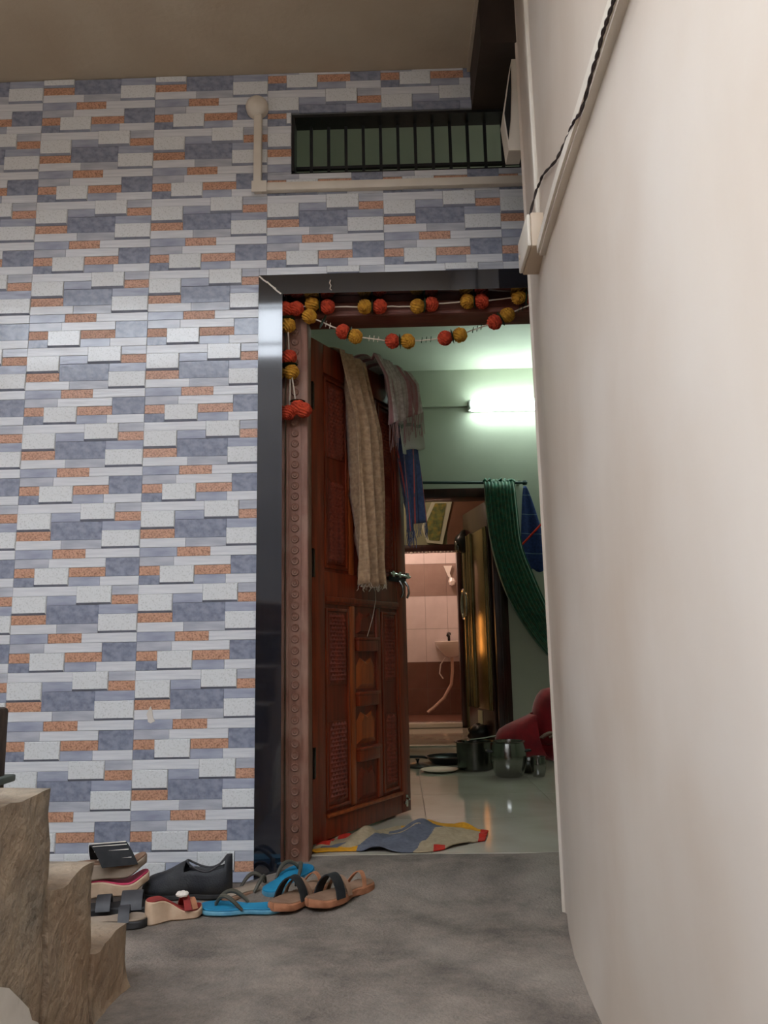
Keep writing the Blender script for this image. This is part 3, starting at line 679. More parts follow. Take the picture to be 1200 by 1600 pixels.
# ================================================================== SHOES
def halfw(t, wh, wb):
    base = wh+(wb-wh)*sm(t, .25, .72)-.010*math.exp(-((t-.42)/.13)**2)
    e = min(1, max(0, t)/.13); f_ = min(1, max(0, 1-t)/.20)
    return base*math.sqrt(max(0, 1-(1-e)**2))*math.sqrt(max(0, 1-(1-f_)**2))
def sole_mesh(L, wh, wb, zb, zt, inset=0, n=26, bend=.008):
    """t=0 heel, t=1 toe along +x; zb / zt give the under and upper side"""
    b = MB(); vs = []; fs = []
    for i in range(n+1):
        t = .5-.5*math.cos(PI*i/n); t = min(.9995, max(.0005, t)); w = max(.0006, halfw(t, wh, wb)-inset); x = (t-.5)*(L-2*inset); yc = bend*math.sin(PI*t)
        z0, z1 = zb(t), zt(t); r = min(.004, (z1-z0)*.3)
        for yy, zz in ((-w+r, z0), (w-r, z0), (w, z0+r), (w, z1-r), (w-r, z1), (-w+r, z1), (-w, z1-r), (-w, z0+r)): vs.append((x, yc+yy, zz))
    for i in range(n):
        for j in range(8): fs.append((8*i+j, 8*i+(j+1) % 8, 8*i+8+(j+1) % 8, 8*i+8+j))
    fs += [tuple(range(7, -1, -1)), tuple(8*n+j for j in range(8))]
    b.add(vs, fs); return b
def band(p0, p1, h, w, th=.003, n=14, lean=0, fl=1.0):
    p0, p1 = Vector(p0), Vector(p1); pts = []
    for i in range(n+1):
        s = i/n; c = p0.lerp(p1, s); k = math.sin(PI*s)**fl
        pts.append(c+Vector((lean*k, 0, h*k)))
    b = MB(); b.ribbon(pts, (w, 0, 0), th); return b
def shoe(name, label, cat, loc, rz, rx=0, ry=0, group='shoes left at the door'):
    o = thing(name, label, cat, loc, 0, group); o.rotation_euler = (rx, ry, rz); ORG[o.name] = (0, 0, 0); return o
def flipflop(label, loc, rz, top, side, strap, L=.255, rx=0, ry=0, th=.018):
    s = shoe('flip_flop', label, 'slipper', loc, rz, rx, ry)
    sole_mesh(L, .036, .048, lambda t: 0, lambda t: th-.004).build('sole', side, s, True, local=True)
    sole_mesh(L, .036, .048, lambda t: th-.004, lambda t: th+.002*sm(t, .8, 1), inset=.0015).build('footbed', top, s, True, local=True)
    post = Vector(((.80-.5)*L, .006, th)); b = MB()
    for sd in (-1, 1):
        e = Vector(((.44-.5)*L, sd*.040, th-.004)); P = []
        for i in range(13):
            q = i/12; P.append(post.lerp(e, q)+Vector((0, sd*.012*math.sin(PI*q), .034*math.sin(PI*q**.75))))
        b.tube(P, [.0045+.002*math.sin(PI*i/12) for i in range(13)], 8)
    b.tube([post+Vector((0, 0, -.004)), post+Vector((0, 0, .010))], .004, 8)
    b.build('strap', strap, s, True, local=True); return s
flipflop('blue rubber flip-flop with olive strap nearest the camera', (-.487, -.300, .002), PI-.05, 'blue_shoe', 'blue_pale', 'olive_strap', L=.245)
flipflop('blue flip-flop lying on the cement edge behind the tan sandals', (-.372, -.085, .022), math.radians(66), 'blue_shoe', 'blue_pale', 'olive_strap', L=.25, ry=-.09)
flipflop('dusty beige slipper lying behind the front blue flip-flop', (-.490, -.125, .002), math.radians(42), 'beige_bed', 'tan_bed', 'olive_strap', L=.20)
def tan_sandal(label, loc, rz):
    s = shoe('tan_sandal', label, 'sandal', loc, rz); L = .275
    sole_mesh(L, .036, .046, lambda t: .006*sm(t, .82, 1)+.004*math.exp(-((t-.42)/.1)**2), lambda t: .026-.004*sm(t, .3, .8)+.006*sm(t, .85, 1)).build('sole', 'tan_sole', s, True, local=True)
    sole_mesh(L, .036, .046, lambda t: .0255-.004*sm(t, .3, .8)+.006*sm(t, .85, 1), lambda t: .0285-.004*sm(t, .3, .8)+.006*sm(t, .85, 1), inset=.003).build('footbed', 'tan_bed', s, True, local=True)
    band((.055, -.044, .018), (.050, .052, .018), .062, .036, .004, lean=-.01, fl=.7).build('strap', 'black_matte', s, True, local=True)
    band((.012, -.043, .018), (.008, .050, .018), .050, .018, .003, lean=.0, fl=.7).build('instep_strap', 'tan_bed', s, True, local=True)
    band((-.065, -.036, .02), (-.065, .04, .02), .042, .016, .003, lean=-.02, fl=.8).build('heel_strap', 'tan_sole', s, True, local=True)
    b = MB(); b.box((-.045, -.043, .026), (-.038, -.036, .052), ch=.002); b.build('buckle', 'steel_dark', s, True, local=True)
    for k in range(3):
        b = MB(); x = .02-.05*k; b.tube([(x, -.0405+.002*k, .004), (x+.002, -.0415+.002*k, .020)], .0012, 5); b.build('stitch', 'dark_sole', s, local=True)
    return s
tan_sandal('tan sandal with black strap, nearest the doorway', (-.196, -.215, .010), math.radians(230))
tan_sandal('tan sandal with black strap beside the blue flip-flop', (-.322, -.225, .008), math.radians(244))
# black slip-on
def slip_on(label, loc, rz, L=.29):
    s = shoe('slip_on_shoe', label, 'shoe', loc, rz); n, m = 26, 16
    hz = lambda t: .112-.062*sm(t, .30, .9)-.020*math.exp(-((t-.27)/.13)**2)
    vs = []; fs = []
    for i in range(n+1):
        t = .5-.5*math.cos(PI*i/n); t = min(.998, max(.002, t)); w = halfw(t, .038, .047)+.001; e = min(1, (1-t)/.16); h = hz(t)*math.sqrt(max(.02, 1-(1-e)**2))
        for j in range(m+1):
            a = PI*j/m; vs.append(((t-.5)*L, .008*math.sin(PI*t)+w*math.copysign(abs(math.cos(a))**.8, math.cos(a)), .016+h*math.sin(a)**.65))
    for i in range(n):
        t = .5-.5*math.cos(PI*(i+.5)/n)
        for j in range(m):
            if .05 < t < .50 and 3 <= j < m-3: continue
            fs.append((i*(m+1)+j, i*(m+1)+j+1, (i+1)*(m+1)+j+1, (i+1)*(m+1)+j))
    fs.append(tuple(range(m+1)))
    b = MB(); b.add(vs, fs); o = b.build('upper', 'shoe_black', s, smooth='all', local=True); o.modifiers.new('thick', 'SOLIDIFY').thickness = .004
    sole_mesh(L+.006, .040, .049, lambda t: 0, lambda t: .018).build('sole', 'dark_sole', s, True, local=True)
    sole_mesh(L*.95, .034, .043, lambda t: .019, lambda t: .032, inset=.002).build('lining', 'navy', s, True, local=True)
    P = []
    for i in range(28):
        a = 2*PI*i/28; t = .275+.225*math.cos(a); w = (halfw(t, .038, .047))*.85; P.append(((t-.5)*L, .006+w*math.sin(a), .016+hz(t)*(.70+.28*abs(math.cos(a))**3)))
    b = MB(); b.tube(P, .0032, 6, closed=True); b.build('collar', 'grey_leather', s, True, local=True); return s
slip_on('black slip-on shoe standing against the mosaic tiles', (-.690, -.135, .001), PI-.06)
# cream and red wedge with flower
s = shoe('wedge_sandal', 'small cream wedge sandal with red footbed and white flower', 'sandal', (-.668, -.366, .001), math.radians(30))
zt = lambda t: .062-.040*sm(t, .22, .75)+.008*sm(t, .86, 1)
sole_mesh(.165, .026, .032, lambda t: .0+.006*sm(t, .85, 1), zt).build('sole', 'cream_sole', s, True, local=True)
sole_mesh(.165, .026, .032, lambda t: zt(t)-.001, lambda t: zt(t)+.003, inset=.0025).build('footbed', 'red_bed', s, True, local=True)
band((.034, -.030, .026), (.030, .036, .026), .034, .020, .004).build('strap', 'red_bed', s, True, local=True)
band((.055, -.026, .026), (.05, .034, .026), .024, .016, .004).build('toe_strap', 'tan_sole', s, True, local=True)
fb = MB()
for k in range(6):
    a = k*PI/3; fb.lathe([(0, -.006), (.008, -.003), (.0095, .002), (.005, .007), (0, .008)], 10, c=(.022+.010*math.cos(a), -.004+.012*math.sin(a), .066))
fb.build('flower', 'flower_white', s, True, local=True)
# flat brown sandal
s = shoe('flat_sandal', 'flat brown slipper sole with dark edge beside the lowest step', 'sandal', (-.822, -.432, .001), math.radians(14))
sole_mesh(.19, .032, .040, lambda t: 0, lambda t: .022).build('sole', 'dark_sole', s, True, local=True)
sole_mesh(.19, .032, .040, lambda t: .0215, lambda t: .026, inset=.002).build('footbed', 'beige_bed', s, True, local=True)
band((.03, -.036, .02), (.03, .042, .02), .035, .03, .004).build('strap', 'grey_leather', s, True, local=True)
# dark sandal at the bottom of the stack
s = shoe('dark_sandal', 'dark grey sandal at the bottom of the stacked pair', 'sandal', (-.850, -.332, .001), math.radians(10))
sole_mesh(.25, .037, .046, lambda t: 0, lambda t: .032).build('sole', 'dark_sole', s, True, local=True)
band((.05, -.044, .026), (.045, .052, .026), .040, .060, .006, fl=.6).build('strap', 'grey_leather', s, True, local=True)
band((-.03, -.040, .026), (-.035, .046, .026), .034, .040, .005, fl=.6).build('strap', 'grey_leather', s, True, local=True)
# stacked wedges
def wedge(label, loc, rz, bed, sole, pink=False, ry=0):
    s = shoe('wedge_sandal', label, 'sandal', loc, rz, 0, ry); L = .225
    zt = lambda t: .046-.014*sm(t, .25, .7)+.026*sm(t, .72, 1)
    sole_mesh(L, .034, .044, lambda t: .034*sm(t, .7, 1), zt).build('sole', sole, s, True, local=True)
    sole_mesh(L, .034, .044, lambda t: zt(t)-.001, lambda t: zt(t)+.004, inset=.003).build('footbed', bed, s, True, local=True)
    return s
s = wedge('beige wedge sandal with pink edge squeezed in the middle of the stack', (-.905, -.215, .030), math.radians(20), 'pink', 'cream_sole')
s = wedge('brown wedge sandal with black white-stitched strap on top of the stack', (-.912, -.222, .082), math.radians(22), 'tan_bed', 'beige_bed')
sb = band((.03, -.046, .040), (.0, .050, .040), .058, .105, .004, lean=-.02, fl=.7).build('strap', 'black_matte', s, True, local=True)
b = MB()
for k in range(6):
    yy = -.040+k*.013; h = math.sin(PI*(yy+.046)/.096)**.7*.058
    b.tube([(.070-.02*h/.05, yy, .043+h), (-.030-.02*h/.05, yy+.004, .044+h)], .0015, 5)
b.build('stitching', 'flower_white', sb, local=True)

# ================================================================== RAG ON THE THRESHOLD
rg = thing('floor_rag', 'crumpled tan, grey, yellow and red cloth lying inside the threshold', 'cloth', (-.05, .38, FZ))
def ragpt(u, v):
    x = -.335+.62*u+.03*v-.02*math.sin(5*u); y0 = .175+.02*math.sin(u*7)+.13*sm(u, .62, 1); y1 = .40+.19*sm(u, .1, .55)+.03*math.sin(u*9+1)-.10*sm(u, .8, 1)
    y = y0+(y1-y0)*v
    z = FZ+.006+.013*max(0, pnoise(u*9, v*5, 1.5))+.036*math.exp(-((u-.30)/.09)**2-((v-.62)/.30)**2)+.022*math.exp(-((u-.62)/.10)**2-((v-.80)/.22)**2)+.012*math.exp(-((u-.45-.2*v)/.05)**2)
    return (x, y, z)
def ragm(u, v):
    if (u > .955) or (u < .10 and .35 < v < .8) or (.70 < u < .76 and v < .12) or (.12 < u < .2 and v > .74): return 3
    if (u < .30 and v < .17+.05*math.sin(u*20)) or (v > .93 and u > .5) or (u > .55 and v > .88-.2*(u-.55)): return 2
    c = v-.55-.30*math.sin(4.2*u-.6)
    if (.26+.2*v < u < .60+.14*v and v < .78+.1*math.sin(u*9)) or (.05 < u < .22 and .2 < v < .32) or (.44 < u < .74 and .72 < v < .86): return 1
    return 0
b = MB(); b.grid(ragpt, 200, 90, ragm); o = b.build('cloth', ['rag_tan', 'rag_grey', 'rag_yellow', 'rag_red'], rg, smooth='all')
o.modifiers.new('thick', 'SOLIDIFY').thickness = .004

# ================================================================== INNER ROOM THINGS
tb = thing('tube_light', 'glowing white tube light on the green wall', 'light', (1.2, 3.38, 2.68))
b = MB(); b.box((.60, 3.36, 2.655), (1.80, 3.399, 2.745), ch=.006); b.build('batten', 'fixture', tb, True)
b = MB(); b.tube([(.625, 3.335, 2.695), (1.775, 3.335, 2.695)], .050, 18); b.build('tube_bloom', 'tube_white', tb, True)  # thicker than the tube itself, its bloom built into the shape
for x0, x1 in ((.60, .625), (1.775, 1.80)):
    b = MB(); b.box((x0, 3.30, 2.66), (x1, 3.36, 2.73), ch=.006); b.build('end_cap', 'fixture', tb, True)
b = MB(); b.box((-1.6, 3.385, 2.705), (.595, 3.3995, 2.725), ch=.002); tag(b.build('wire_casing', 'green_paint', None, True), 'thin painted wire casing leading to the tube light', 'conduit')
pf = thing('wall_frame', 'dark teal frame on the green wall behind the towels', 'picture frame', (.03, 3.38, 2.05))
b = MB(); b.prism([(-.28, 2.07), (.115, 2.07), (.115, 2.58), (-.28, 2.58)], 3.375, 3.399, 'xz'); b.build('frame', 'teal_frame', pf)
b = MB(); b.box((-.25, 3.371, 2.10), (.075, 3.3745, 2.55)); b.build('print', 'picture_print', pf)
rd = thing('curtain_rod', 'dark curtain rod above the inner doorway', 'curtain rod', (.42, 3.3, 2.06))
b = MB(); b.tube([(-.25, 3.30, 2.075), (1.0, 3.30, 2.045)], .011, 12); b.build('rod', 'teal_frame', rd, True)
b = MB(); b.lathe([(0, -.02), (.016, -.016), (.022, 0), (.016, .016), (0, .02)], 14, c=(1.012, 3.30, 2.045)); b.build('finial', 'teal_frame', rd, True)
for x in (-.18, .97):
    b = MB(); b.box((x-.012, 3.305, 2.04), (x+.012, 3.399, 2.065), ch=.002); b.build('bracket', 'chrome', rd, True)
# curtain swept to the right
cu = thing('green_curtain', 'bunched dark green curtain swept from the rod to the right', 'curtain', (.85, 3.28, 1.4))
Lp = [(.690, 2.055), (.700, 1.80), (.735, 1.505), (.830, 1.165), (.985, .88), (1.16, .66), (1.35, .50)]
Rp = [(.930, 2.05), (.945, 1.80), (.966, 1.545), (1.046, 1.305), (1.15, 1.04), (1.28, .84), (1.42, .66)]
def cat(P, t):
    n = len(P)-1; i = min(int(t*n), n-1); f = t*n-i
    p0, p1, p2, p3 = P[max(i-1, 0)], P[i], P[i+1], P[min(i+2, n)]
    return tuple(.5*((2*p1[k])+(-p0[k]+p2[k])*f+(2*p0[k]-5*p1[k]+4*p2[k]-p3[k])*f*f+(-p0[k]+3*p1[k]-3*p2[k]+p3[k])*f**3) for k in (0, 1))
def cfn(u, v):
    l, r = cat(Lp, v), cat(Rp, v); th = (.050 if v > .04 else .02+.75*v)
    a = 2*PI*u; s = .5-.5*math.cos(a) ; side = 1 if u < .5 else -1
    x = l[0]+(r[0]-l[0])*s; z = l[1]+(r[1]-l[1])*s
    fold = .012*math.sin(s*9*2*PI+2*v)
    y = 3.285-side*(th*abs(math.sin(a))**.6)-fold*(1 if u < .5 else -.5)
    return (x, y, z)
b = MB(); b.grid(cfn, 120, 46); b.build('cloth', 'green_curtain', cu, smooth='all')
b = MB(); b.tube([(.69+.24*i/20, 3.30+.022*math.cos(i*2.6), 2.06+.012*math.sin(i*1.9)) for i in range(21)], .016, 8); b.build('heading', 'green_curtain', cu, smooth='all')
# blue cloth hanging on the rod end
bc = thing('blue_cloth', 'blue cloth with a red cord hanging from the curtain rod end', 'cloth', (1.03, 3.29, 1.4))
def bfn(u, v):
    l = (1.010-.055*v**.7, 2.03-.64*v); r = (1.03+.17*v**.8, 2.03-.66*v)
    return (l[0]+(r[0]-l[0])*u, 3.360-.012*math.sin(u*9+v)*v, l[1]+(r[1]-l[1])*u-.03*v*abs(math.sin(u*8))*(v > .97))
b = MB(); b.grid(bfn, 24, 34); o = b.build('cloth', 'blue_cloth', bc, smooth='all'); o.modifiers.new('thick', 'SOLIDIFY').thickness = .003
b = MB(); b.tube([(.97, 3.335, 1.560), (1.04, 3.33, 1.63), (1.14, 3.335, 1.73)], .008, 8); b.build('red_cord', 'rag_red', bc, True)
# glossy inner door leaf
idr = thing('door_2', 'glossy dark inner door leaf with upright metallic mouldings and ring pull', None, (.742, 3.50, 0), math.radians(102), kind='structure')
ORG[idr.name] = (0, 0, 0)
def ip(b, n, m, sm_=True): return b.build(n, m, idr, sm_, local=True)
b = MB(); b.box((0, -.018, FZ+.015), (.66, .018, 1.945), ch=.003); ip(b, 'leaf', 'dark_wood')
b = MB()
b.box((.02, .0185, .30), (.64, .024, 1.74), ch=.004); ip(b, 'sheet', 'gold_steel')
for u, r in ((.025, .012), (.075, .016), (.43, .022), (.50, .010), (.55, .012), (.625, .020)):
    b = MB(); b.tube([(u, .022, .30), (u, .022, 1.74)], r, 14); ip(b, 'moulding', 'gold_steel')
b = MB(); b.tube([(.665+.075*math.sin(2*PI*i/28), .03, 1.16+.125*math.cos(2*PI*i/28)) for i in range(28)], .012, 8, closed=True); ip(b, 'ring_pull', 'chrome')
b = MB(); b.box((.30, .0185, .12), (.42, .022, .285), ch=.001); ip(b, 'floor_reflection', 'paper')  # pale patch painted in as the floor's reflection low on the leaf
bg1 = thing('hanging_bag', 'small black bag hooked on the top of the inner door', 'bag', (.59, 4.12, 1.60))
def blob(c, r, k=.18, s=0, nx=20, nz=14):
    b = MB()
    b.grid(lambda u, v: (c[0]+r[0]*math.sin(PI*v)*math.cos(2*PI*u)*(1+k*pnoise(6*math.cos(2*PI*u)+v*3, 4*v+s, s)), c[1]+r[1]*math.sin(PI*v)*math.sin(2*PI*u)*(1+k*pnoise(6*math.cos(2*PI*u), 5*v, s+1)), c[2]-r[2]*math.cos(PI*v)*(1+k*.5*pnoise(4*u, v*7, s))), nx, nz)
    return b
blob((.60, 4.10, 1.70), (.085, .06, .10), .25, 1).build('body', 'black_plastic', bg1, smooth='all')
blob((.535, 4.10, 1.665), (.035, .03, .055), .3, 4).build('tag', 'steel_dark', bg1, smooth='all')
b = MB(); b.tube([(.61, 4.1, 1.78), (.625, 4.11, 1.86), (.63, 4.13, 1.955)], .006, 6); b.build('strap', 'black_plastic', bg1, True)
bg2 = blob((.63, 3.75, FZ+.065), (.10, .08, .072), .3, 2); tag(bg2.build('floor_bag', 'black_plastic', None, 'all'), 'crumpled black plastic bag on the floor at the inner door', 'bag')
# pots and dishes on the floor
def pot(name, label, cat_, loc, parts, group='kitchen vessels on the floor'):
    t = thing(name, label, cat_, loc, 0, group)
    for nm, b, m in parts: ORG[t.name] = (0, 0, 0); b.build(nm, m, t, True, local=True)
    return t
def bowlprof(r0, r1, h, lip=.008, bulge=0, t=.003):
    out = [(0, 0), (r0*.9, 0), (r0, .006)]
    for i in range(1, 9):
        s = i/8; out.append((r0+(r1-r0)*s+bulge*math.sin(PI*s), .006+(h-.012)*s))
    out += [(r1+lip, h-.004), (r1+lip, h), (r1-t, h), (r1-t-.002, h-.01), (r0-t, .012), (0, .010)]
    return out
def lathe_b(prof, n=36): b = MB(); b.lathe(prof, n); return b
ld = MB(); ld.tube([(-.03, -.03, .168), (.06, -.02, .176), (.13, .0, .186)], .006, 8); ld.lathe([(0, -.012), (.018, -.010), (.026, 0), (.022, 0), (0, -.006)], 14, c=(-.05, -.03, .168))
pot('cooking_pot', 'wide straight-sided steel cooking pot with rim', 'pot', (.447, 2.22, FZ), [('body', lathe_b(bowlprof(.108, .112, .165, .010)), 'steel_dark')])
pot('ladle', 'steel ladle resting across the wide cooking pot', 'ladle', (.447, 2.22, FZ+.006), [('handle', ld, 'chrome')])
hb = []
for a in (0, PI):
    c, s_ = math.cos(a), math.sin(a); h_ = MB(); h_.tube([(c*.092, -.03, .14), (c*.125, -.02, .142), (c*.125, .02, .142), (c*.092, .03, .14)], .005, 8); hb.append(h_)
pot('steel_pot', 'round-bellied polished steel pot in front of the red cloth', 'pot', (.610, 1.905, FZ), [('body', lathe_b(bowlprof(.078, .088, .195, .010, .020)), 'steel'), ('handle', hb[0], 'black_plastic'), ('handle', hb[1], 'black_plastic')])
pot('tumbler', 'small polished steel tumbler beside the round steel pot', 'tumbler', (.772, 1.88, FZ), [('body', lathe_b(bowlprof(.034, .040, .11, .003, .006), 28), 'steel')])
pot('steel_bowl', 'low steel bowl behind the tumbler', 'bowl', (.745, 2.06, FZ), [('body', lathe_b(bowlprof(.055, .085, .075, .006, .006)), 'steel_dark')])
pot('plate', 'pale enamel plate lying on the glossy floor', 'plate', (.226, 2.15, FZ), [('body', lathe_b([(0, 0), (.085, 0), (.112, .012), (.115, .014), (.110, .015), (.083, .005), (0, .005)]), 'enamel')])
ph = MB(); ph.tube([(-.13, 0, .035), (-.17, 0, .04), (-.26, -.02, .045)], .009, 8)
pot('frying_pan', 'black frying pan behind the pale plate', 'pan', (.30, 2.52, FZ), [('body', lathe_b(bowlprof(.11, .14, .045, .006)), 'black_plastic'), ('handle', ph, 'black_plastic')])
pot('small_dish', 'pale small dish at the edge of the white wall', 'dish', (.965, 2.02, FZ), [('body', lathe_b(bowlprof(.04, .065, .032, .004)), 'enamel')])
pot('black_lid', 'black pot lid lying near the carved door edge', 'lid', (.10, 2.36, FZ), [('body', lathe_b([(0, .0), (.075, 0), (.078, .006), (.05, .02), (.015, .027), (0, .028)]), 'black_plastic'), ('knob', lathe_b([(.006, .026), (.008, .038), (.014, .044), (.012, .052), (0, .054)], 14), 'black_plastic')])
# bathroom
sk = thing('wash_basin', 'white wash basin with waste hose in the bathroom', 'basin', (.58, 6.45, .7))
b = MB(); prof = [(.0, .70), (.05, .70), (.09, .72), (.16, .80), (.185, .85), (.19, .875), (.18, .88), (.165, .87), (.14, .81), (.08, .745), (0, .735)]
b.lathe(prof, 28, c=(.60, 6.40, 0)); b.build('bowl', 'ceramic', sk, True)
b = MB(); b.box((.42, 6.50, .83), (.80, 6.59, .88), ch=.01); b.build('back_ledge', 'ceramic', sk, True)
b = MB(); b.tube([(.58, 6.53, .88), (.58, 6.53, .95), (.57, 6.47, .965), (.56, 6.43, .945)], .016, 10); b.lathe([(.0, .03), (.022, .025), (.024, 0), (0, -.002)], 12, c=(.58, 6.53, .955)); b.build('tap', 'black_plastic', sk, True)
b = MB(); b.tube([(.60, 6.40, .71), (.60, 6.42, .55), (.585, 6.45, .40), (.50, 6.48, .25), (.38, 6.5, .14), (.31, 6.5, .09)], .018, 10); b.build('waste_hose', 'hose', sk, True)
b = MB(); b.tube([(.53+.0, 6.52, .70), (.475, 6.53, .62), (.46, 6.54, .52), (.50, 6.56, .46)], .008, 8); b.build('supply_hose', 'ceramic', sk, True)
ft = thing('wall_fitting', 'white angled fitting on the bathroom wall', 'fitting', (.60, 6.57, 1.65))
b = MB(); b.prism([(.545, 1.76), (.645, 1.76), (.60, 1.62)], 6.55, 6.591, 'xz'); b.build('plate', 'ceramic', ft)
b = MB(); b.lathe([(0, -.05), (.03, -.04), (.045, 0), (.03, .04), (0, .05)], 14, c=(.635, 6.53, 1.57)); b.tube([(.60, 6.56, 1.68), (.63, 6.54, 1.59)], .014, 8); b.build('nozzle', 'ceramic', ft, True)
lp = thing('bathroom_lamp', 'warm lamp on the bathroom ceiling', 'light', (.05, 5.75, 2.5))
b = MB(); b.lathe([(0, -.06), (.045, -.04), (.06, 0), (.045, .04), (.02, .07), (.02, .09)], 18, c=(.05, 5.75, 2.50)); b.build('bulb', 'bulb_warm', lp, True)
b = MB(); b.lathe([(.03, .08), (.05, .1)], 14, c=(.05, 5.75, 2.499)); b.build('holder', 'fixture', lp)
fr = thing('bead_fringe', 'row of tiny clear beads along the top of the bathroom doorway', 'beads', (.3, 4.98, 1.73))
for i in range(16):
    b = MB(); x = .0+i*.036; r = .008 if i % 4 else .013; b.lathe([(0, -r), (r*.8, -r*.6), (r, 0), (r*.8, r*.6), (0, r)], 8, c=(x, 4.968, 1.735-r)); b.build('bead', 'ceramic', fr, True)
cl = thing('tilted_picture', 'tilted pale framed picture hanging in the corridor above the bathroom door', 'picture', (.38, 4.95, 1.8))
b = MB()
def tp(x, z, k=0): return (x, z)
b.prism([(.25, 1.98), (.30, 1.82), (.45, 1.80), (.56, 2.235), (.36, 2.235)], 4.965, 4.985, 'xz'); b.build('frame', 'paper', cl)
b = MB(); b.prism([(.28, 1.98), (.32, 1.845), (.42, 1.835), (.50, 2.21), (.39, 2.21)], 4.958, 4.9645, 'xz'); b.build('print', 'picture_print', cl)
b = MB(); b.box((.50, 4.986, 1.802), (1.3, 4.9995, 2.60)); tag(b.build('brown_area', 'wall_brown'), 'brown area on the corridor wall right of the tilted picture', 'board')  # flat brown panel laid over the olive wall
cb = thing('added_corridor_lamp', 'added warm lamp, unseen behind the carved door, for the golden door reflection', 'light', (-.12, 4.82, FZ))  # unseen lamp added so the inner door leaf reflects gold
b = MB(); b.lathe([(0, 0), (.08, 0), (.08, .015), (.012, .03), (.012, .62), (0, .62)], 18, c=(-.12, 4.82, FZ)); b.build('stand', 'steel_dark', cb, True)
b = MB(); b.lathe([(.0, .62), (.055, .63), (.06, .66), (.06, 1.02), (.05, 1.05), (0, 1.055)], 20, c=(-.12, 4.82, FZ)); b.build('shade', 'added_lamp_shade', cb, True)

cc = thing('added_corridor_bulb', 'added unseen bulb under the corridor ceiling to brighten the corridor', 'light', (-.35, 4.1, 2.5))  # hidden bulb added to lift the dark corridor
b = MB(); b.lathe([(0, -.05), (.035, -.035), (.042, 0), (.03, .035), (.016, .06)], 16, c=(-.35, 4.1, 2.50)); b.build('bulb', 'bulb_warm', cc, True)
b = MB(); b.lathe([(.0, .06), (.022, .06), (.022, .119), (0, .119)], 12, c=(-.35, 4.1, 2.50)); b.build('holder', 'black_plastic', cc, True)

# ---- person seated on the floor in red
def skinmesh(name, mat, parent, pts, edges, sub=2, root=0):
    me = bpy.data.meshes.new(name); off = Vector(ORG.get(parent.name, (0, 0, 0)))
    me.from_pydata([Vector(p[:3])-off for p in pts], edges, [])
    o = bpy.data.objects.new(name, me); COL.objects.link(o); o.parent = parent
    md = o.modifiers.new('skin', 'SKIN'); md.use_smooth_shade = True
    for i, p in enumerate(pts):
        sv = me.skin_vertices[0].data[i]; sv.radius = (p[3], p[4] if len(p) > 4 else p[3]); sv.use_root = (i == root)
    sd = o.modifiers.new('sub', 'SUBSURF'); sd.levels = sub; sd.render_levels = sub
    me.materials.append(MATS[mat]); return o
pe = thing('person', 'person in red clothing seated on the floor behind the steel pots', 'person', (1.2, 2.6, FZ))
body = [(1.24, 2.62, .20, .13), (1.22, 2.60, .36, .115), (1.20, 2.57, .52, .115), (1.19, 2.55, .62, .06), (1.175, 2.54, .67, .052), (1.15, 2.53, .73, .092, .098), (1.145, 2.53, .82, .098, .104), (1.155, 2.53, .87, .07),
        (1.14, 2.42, .55, .06), (1.06, 2.34, .38, .05), (1.04, 2.32, .27, .036), (.965, 2.31, .24, .03),       # near arm
        (1.20, 2.74, .55, .055), (1.16, 2.82, .38, .045), (1.12, 2.74, .28, .034), (1.08, 2.70, .26, .03)]
skinmesh('body', 'skin', pe, body, [(0, 1), (1, 2), (2, 3), (3, 4), (4, 5), (5, 6), (6, 7), (2, 8), (8, 9), (9, 10), (10, 11), (2, 12), (12, 13), (13, 14), (14, 15)])
skinmesh('blouse', 'red_sari', pe, [(1.24, 2.62, .22, .165), (1.22, 2.60, .38, .16), (1.20, 2.57, .53, .16), (1.19, 2.555, .60, .085), (1.14, 2.42, .55, .085), (1.085, 2.365, .44, .075), (1.20, 2.74, .55, .085), (1.15, 2.79, .44, .075)], [(0, 1), (1, 2), (2, 3), (2, 4), (4, 5), (2, 6), (6, 7)])
for hx, hy, hz, sgn in ((.960, 2.31, .238, -1), (1.075, 2.70, .258, 1)):
    for k in range(4):
        b = MB(); yy = hy+(k-1.5)*.017; Lf = (.055, .066, .062, .048)[k]
        b.tube([(hx+.02, yy, hz), (hx-.035, yy, hz+.006), (hx-.035-Lf*.5, yy, hz-.002), (hx-.035-Lf, yy, hz-.022)], [.010, .0092, .0085, .007], 8); b.build('finger', 'skin', pe, True)
    b = MB(); b.tube([(hx+.01, hy+sgn*.02, hz), (hx-.02, hy+sgn*.045, hz-.006), (hx-.05, hy+sgn*.05, hz-.016)], [.011, .010, .008], 8); b.build('thumb', 'skin', pe, True)
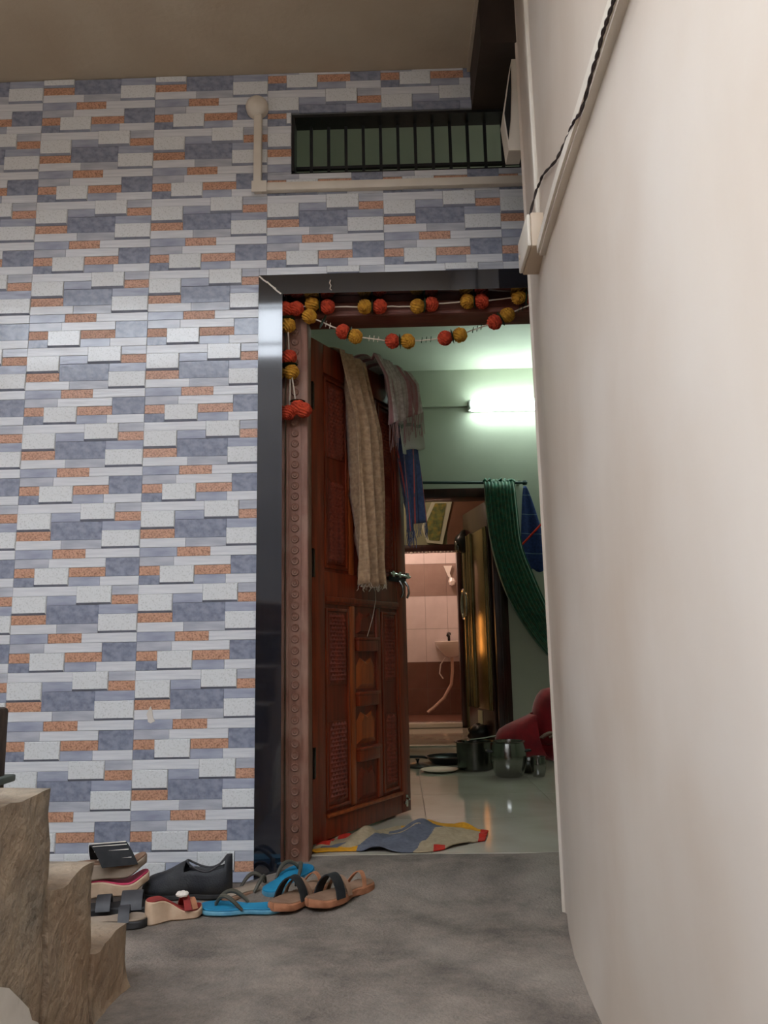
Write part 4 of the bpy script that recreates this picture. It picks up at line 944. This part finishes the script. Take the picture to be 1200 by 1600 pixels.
sari = [(1.26, 2.62, .20, .17, .15), (1.24, 2.61, .38, .145), (1.21, 2.58, .53, .13),
        (1.08, 2.64, .36, .15), (.972, 2.60, .455, .140), (.955, 2.62, .25, .12), (.95, 2.62, .13, .085),
        (1.05, 2.50, .20, .15), (.84, 2.48, .205, .145), (.635, 2.44, .178, .115), (.80, 2.60, .12, .08), (.93, 2.68, .10, .06)]
o = skinmesh('sari', 'red_sari', pe, sari, [(0, 1), (1, 2), (0, 3), (3, 4), (4, 5), (5, 6), (0, 7), (7, 8), (8, 9), (9, 10), (10, 11)])
def veil(u, v):
    a = (u-.5)*2*PI*(.74-.10*v)
    if v < .5:
        th = PI*.56*(v/.5); r = math.sin(th); z = .79+.118*math.cos(th); rx, ry = .108*r, .108*r
    else:
        q = (v-.5)/.5; rx = .108+.05*q+.006*math.sin(a*7)*q; ry = .108+.085*q+.006*math.sin(a*7)*q; z = .79+.118*math.cos(PI*.56)-.20*q
    return (1.158+.03*max(0, v-.5)*2+rx*math.cos(a), 2.533+ry*math.sin(a), z)
b = MB(); b.grid(veil, 36, 26); o = b.build('veil', 'red_sari', pe, smooth='all'); o.modifiers.new('thick', 'SOLIDIFY').thickness = .005
b = MB(); b.grid(lambda u, v: (1.158+.098*math.sin(PI*.5*v)*math.cos((u-.5)*2*PI*.82), 2.53+.098*math.sin(PI*.5*v)*math.sin((u-.5)*2*PI*.82), .79+.108*math.cos(PI*.5*v)), 24, 10); b.build('hair', 'hair', pe, smooth='all')
for sy in (-.03, .03):
    b = MB(); b.lathe([(0, -.007), (.008, -.004), (.011, 0), (.008, .004), (0, .007)], 10, c=(1.070, 2.53+sy, .785)); b.build('eye', 'hair', pe, True)
b = MB(); b.prism([(1.078, .785), (1.050, .752), (1.085, .748)], 2.519, 2.541, 'xz'); b.build('nose', 'skin', pe, True)
b = MB(); b.tube([(1.080, 2.507, .722), (1.070, 2.53, .724), (1.080, 2.553, .722)], .006, 6); b.build('mouth', 'red_bed', pe, True)
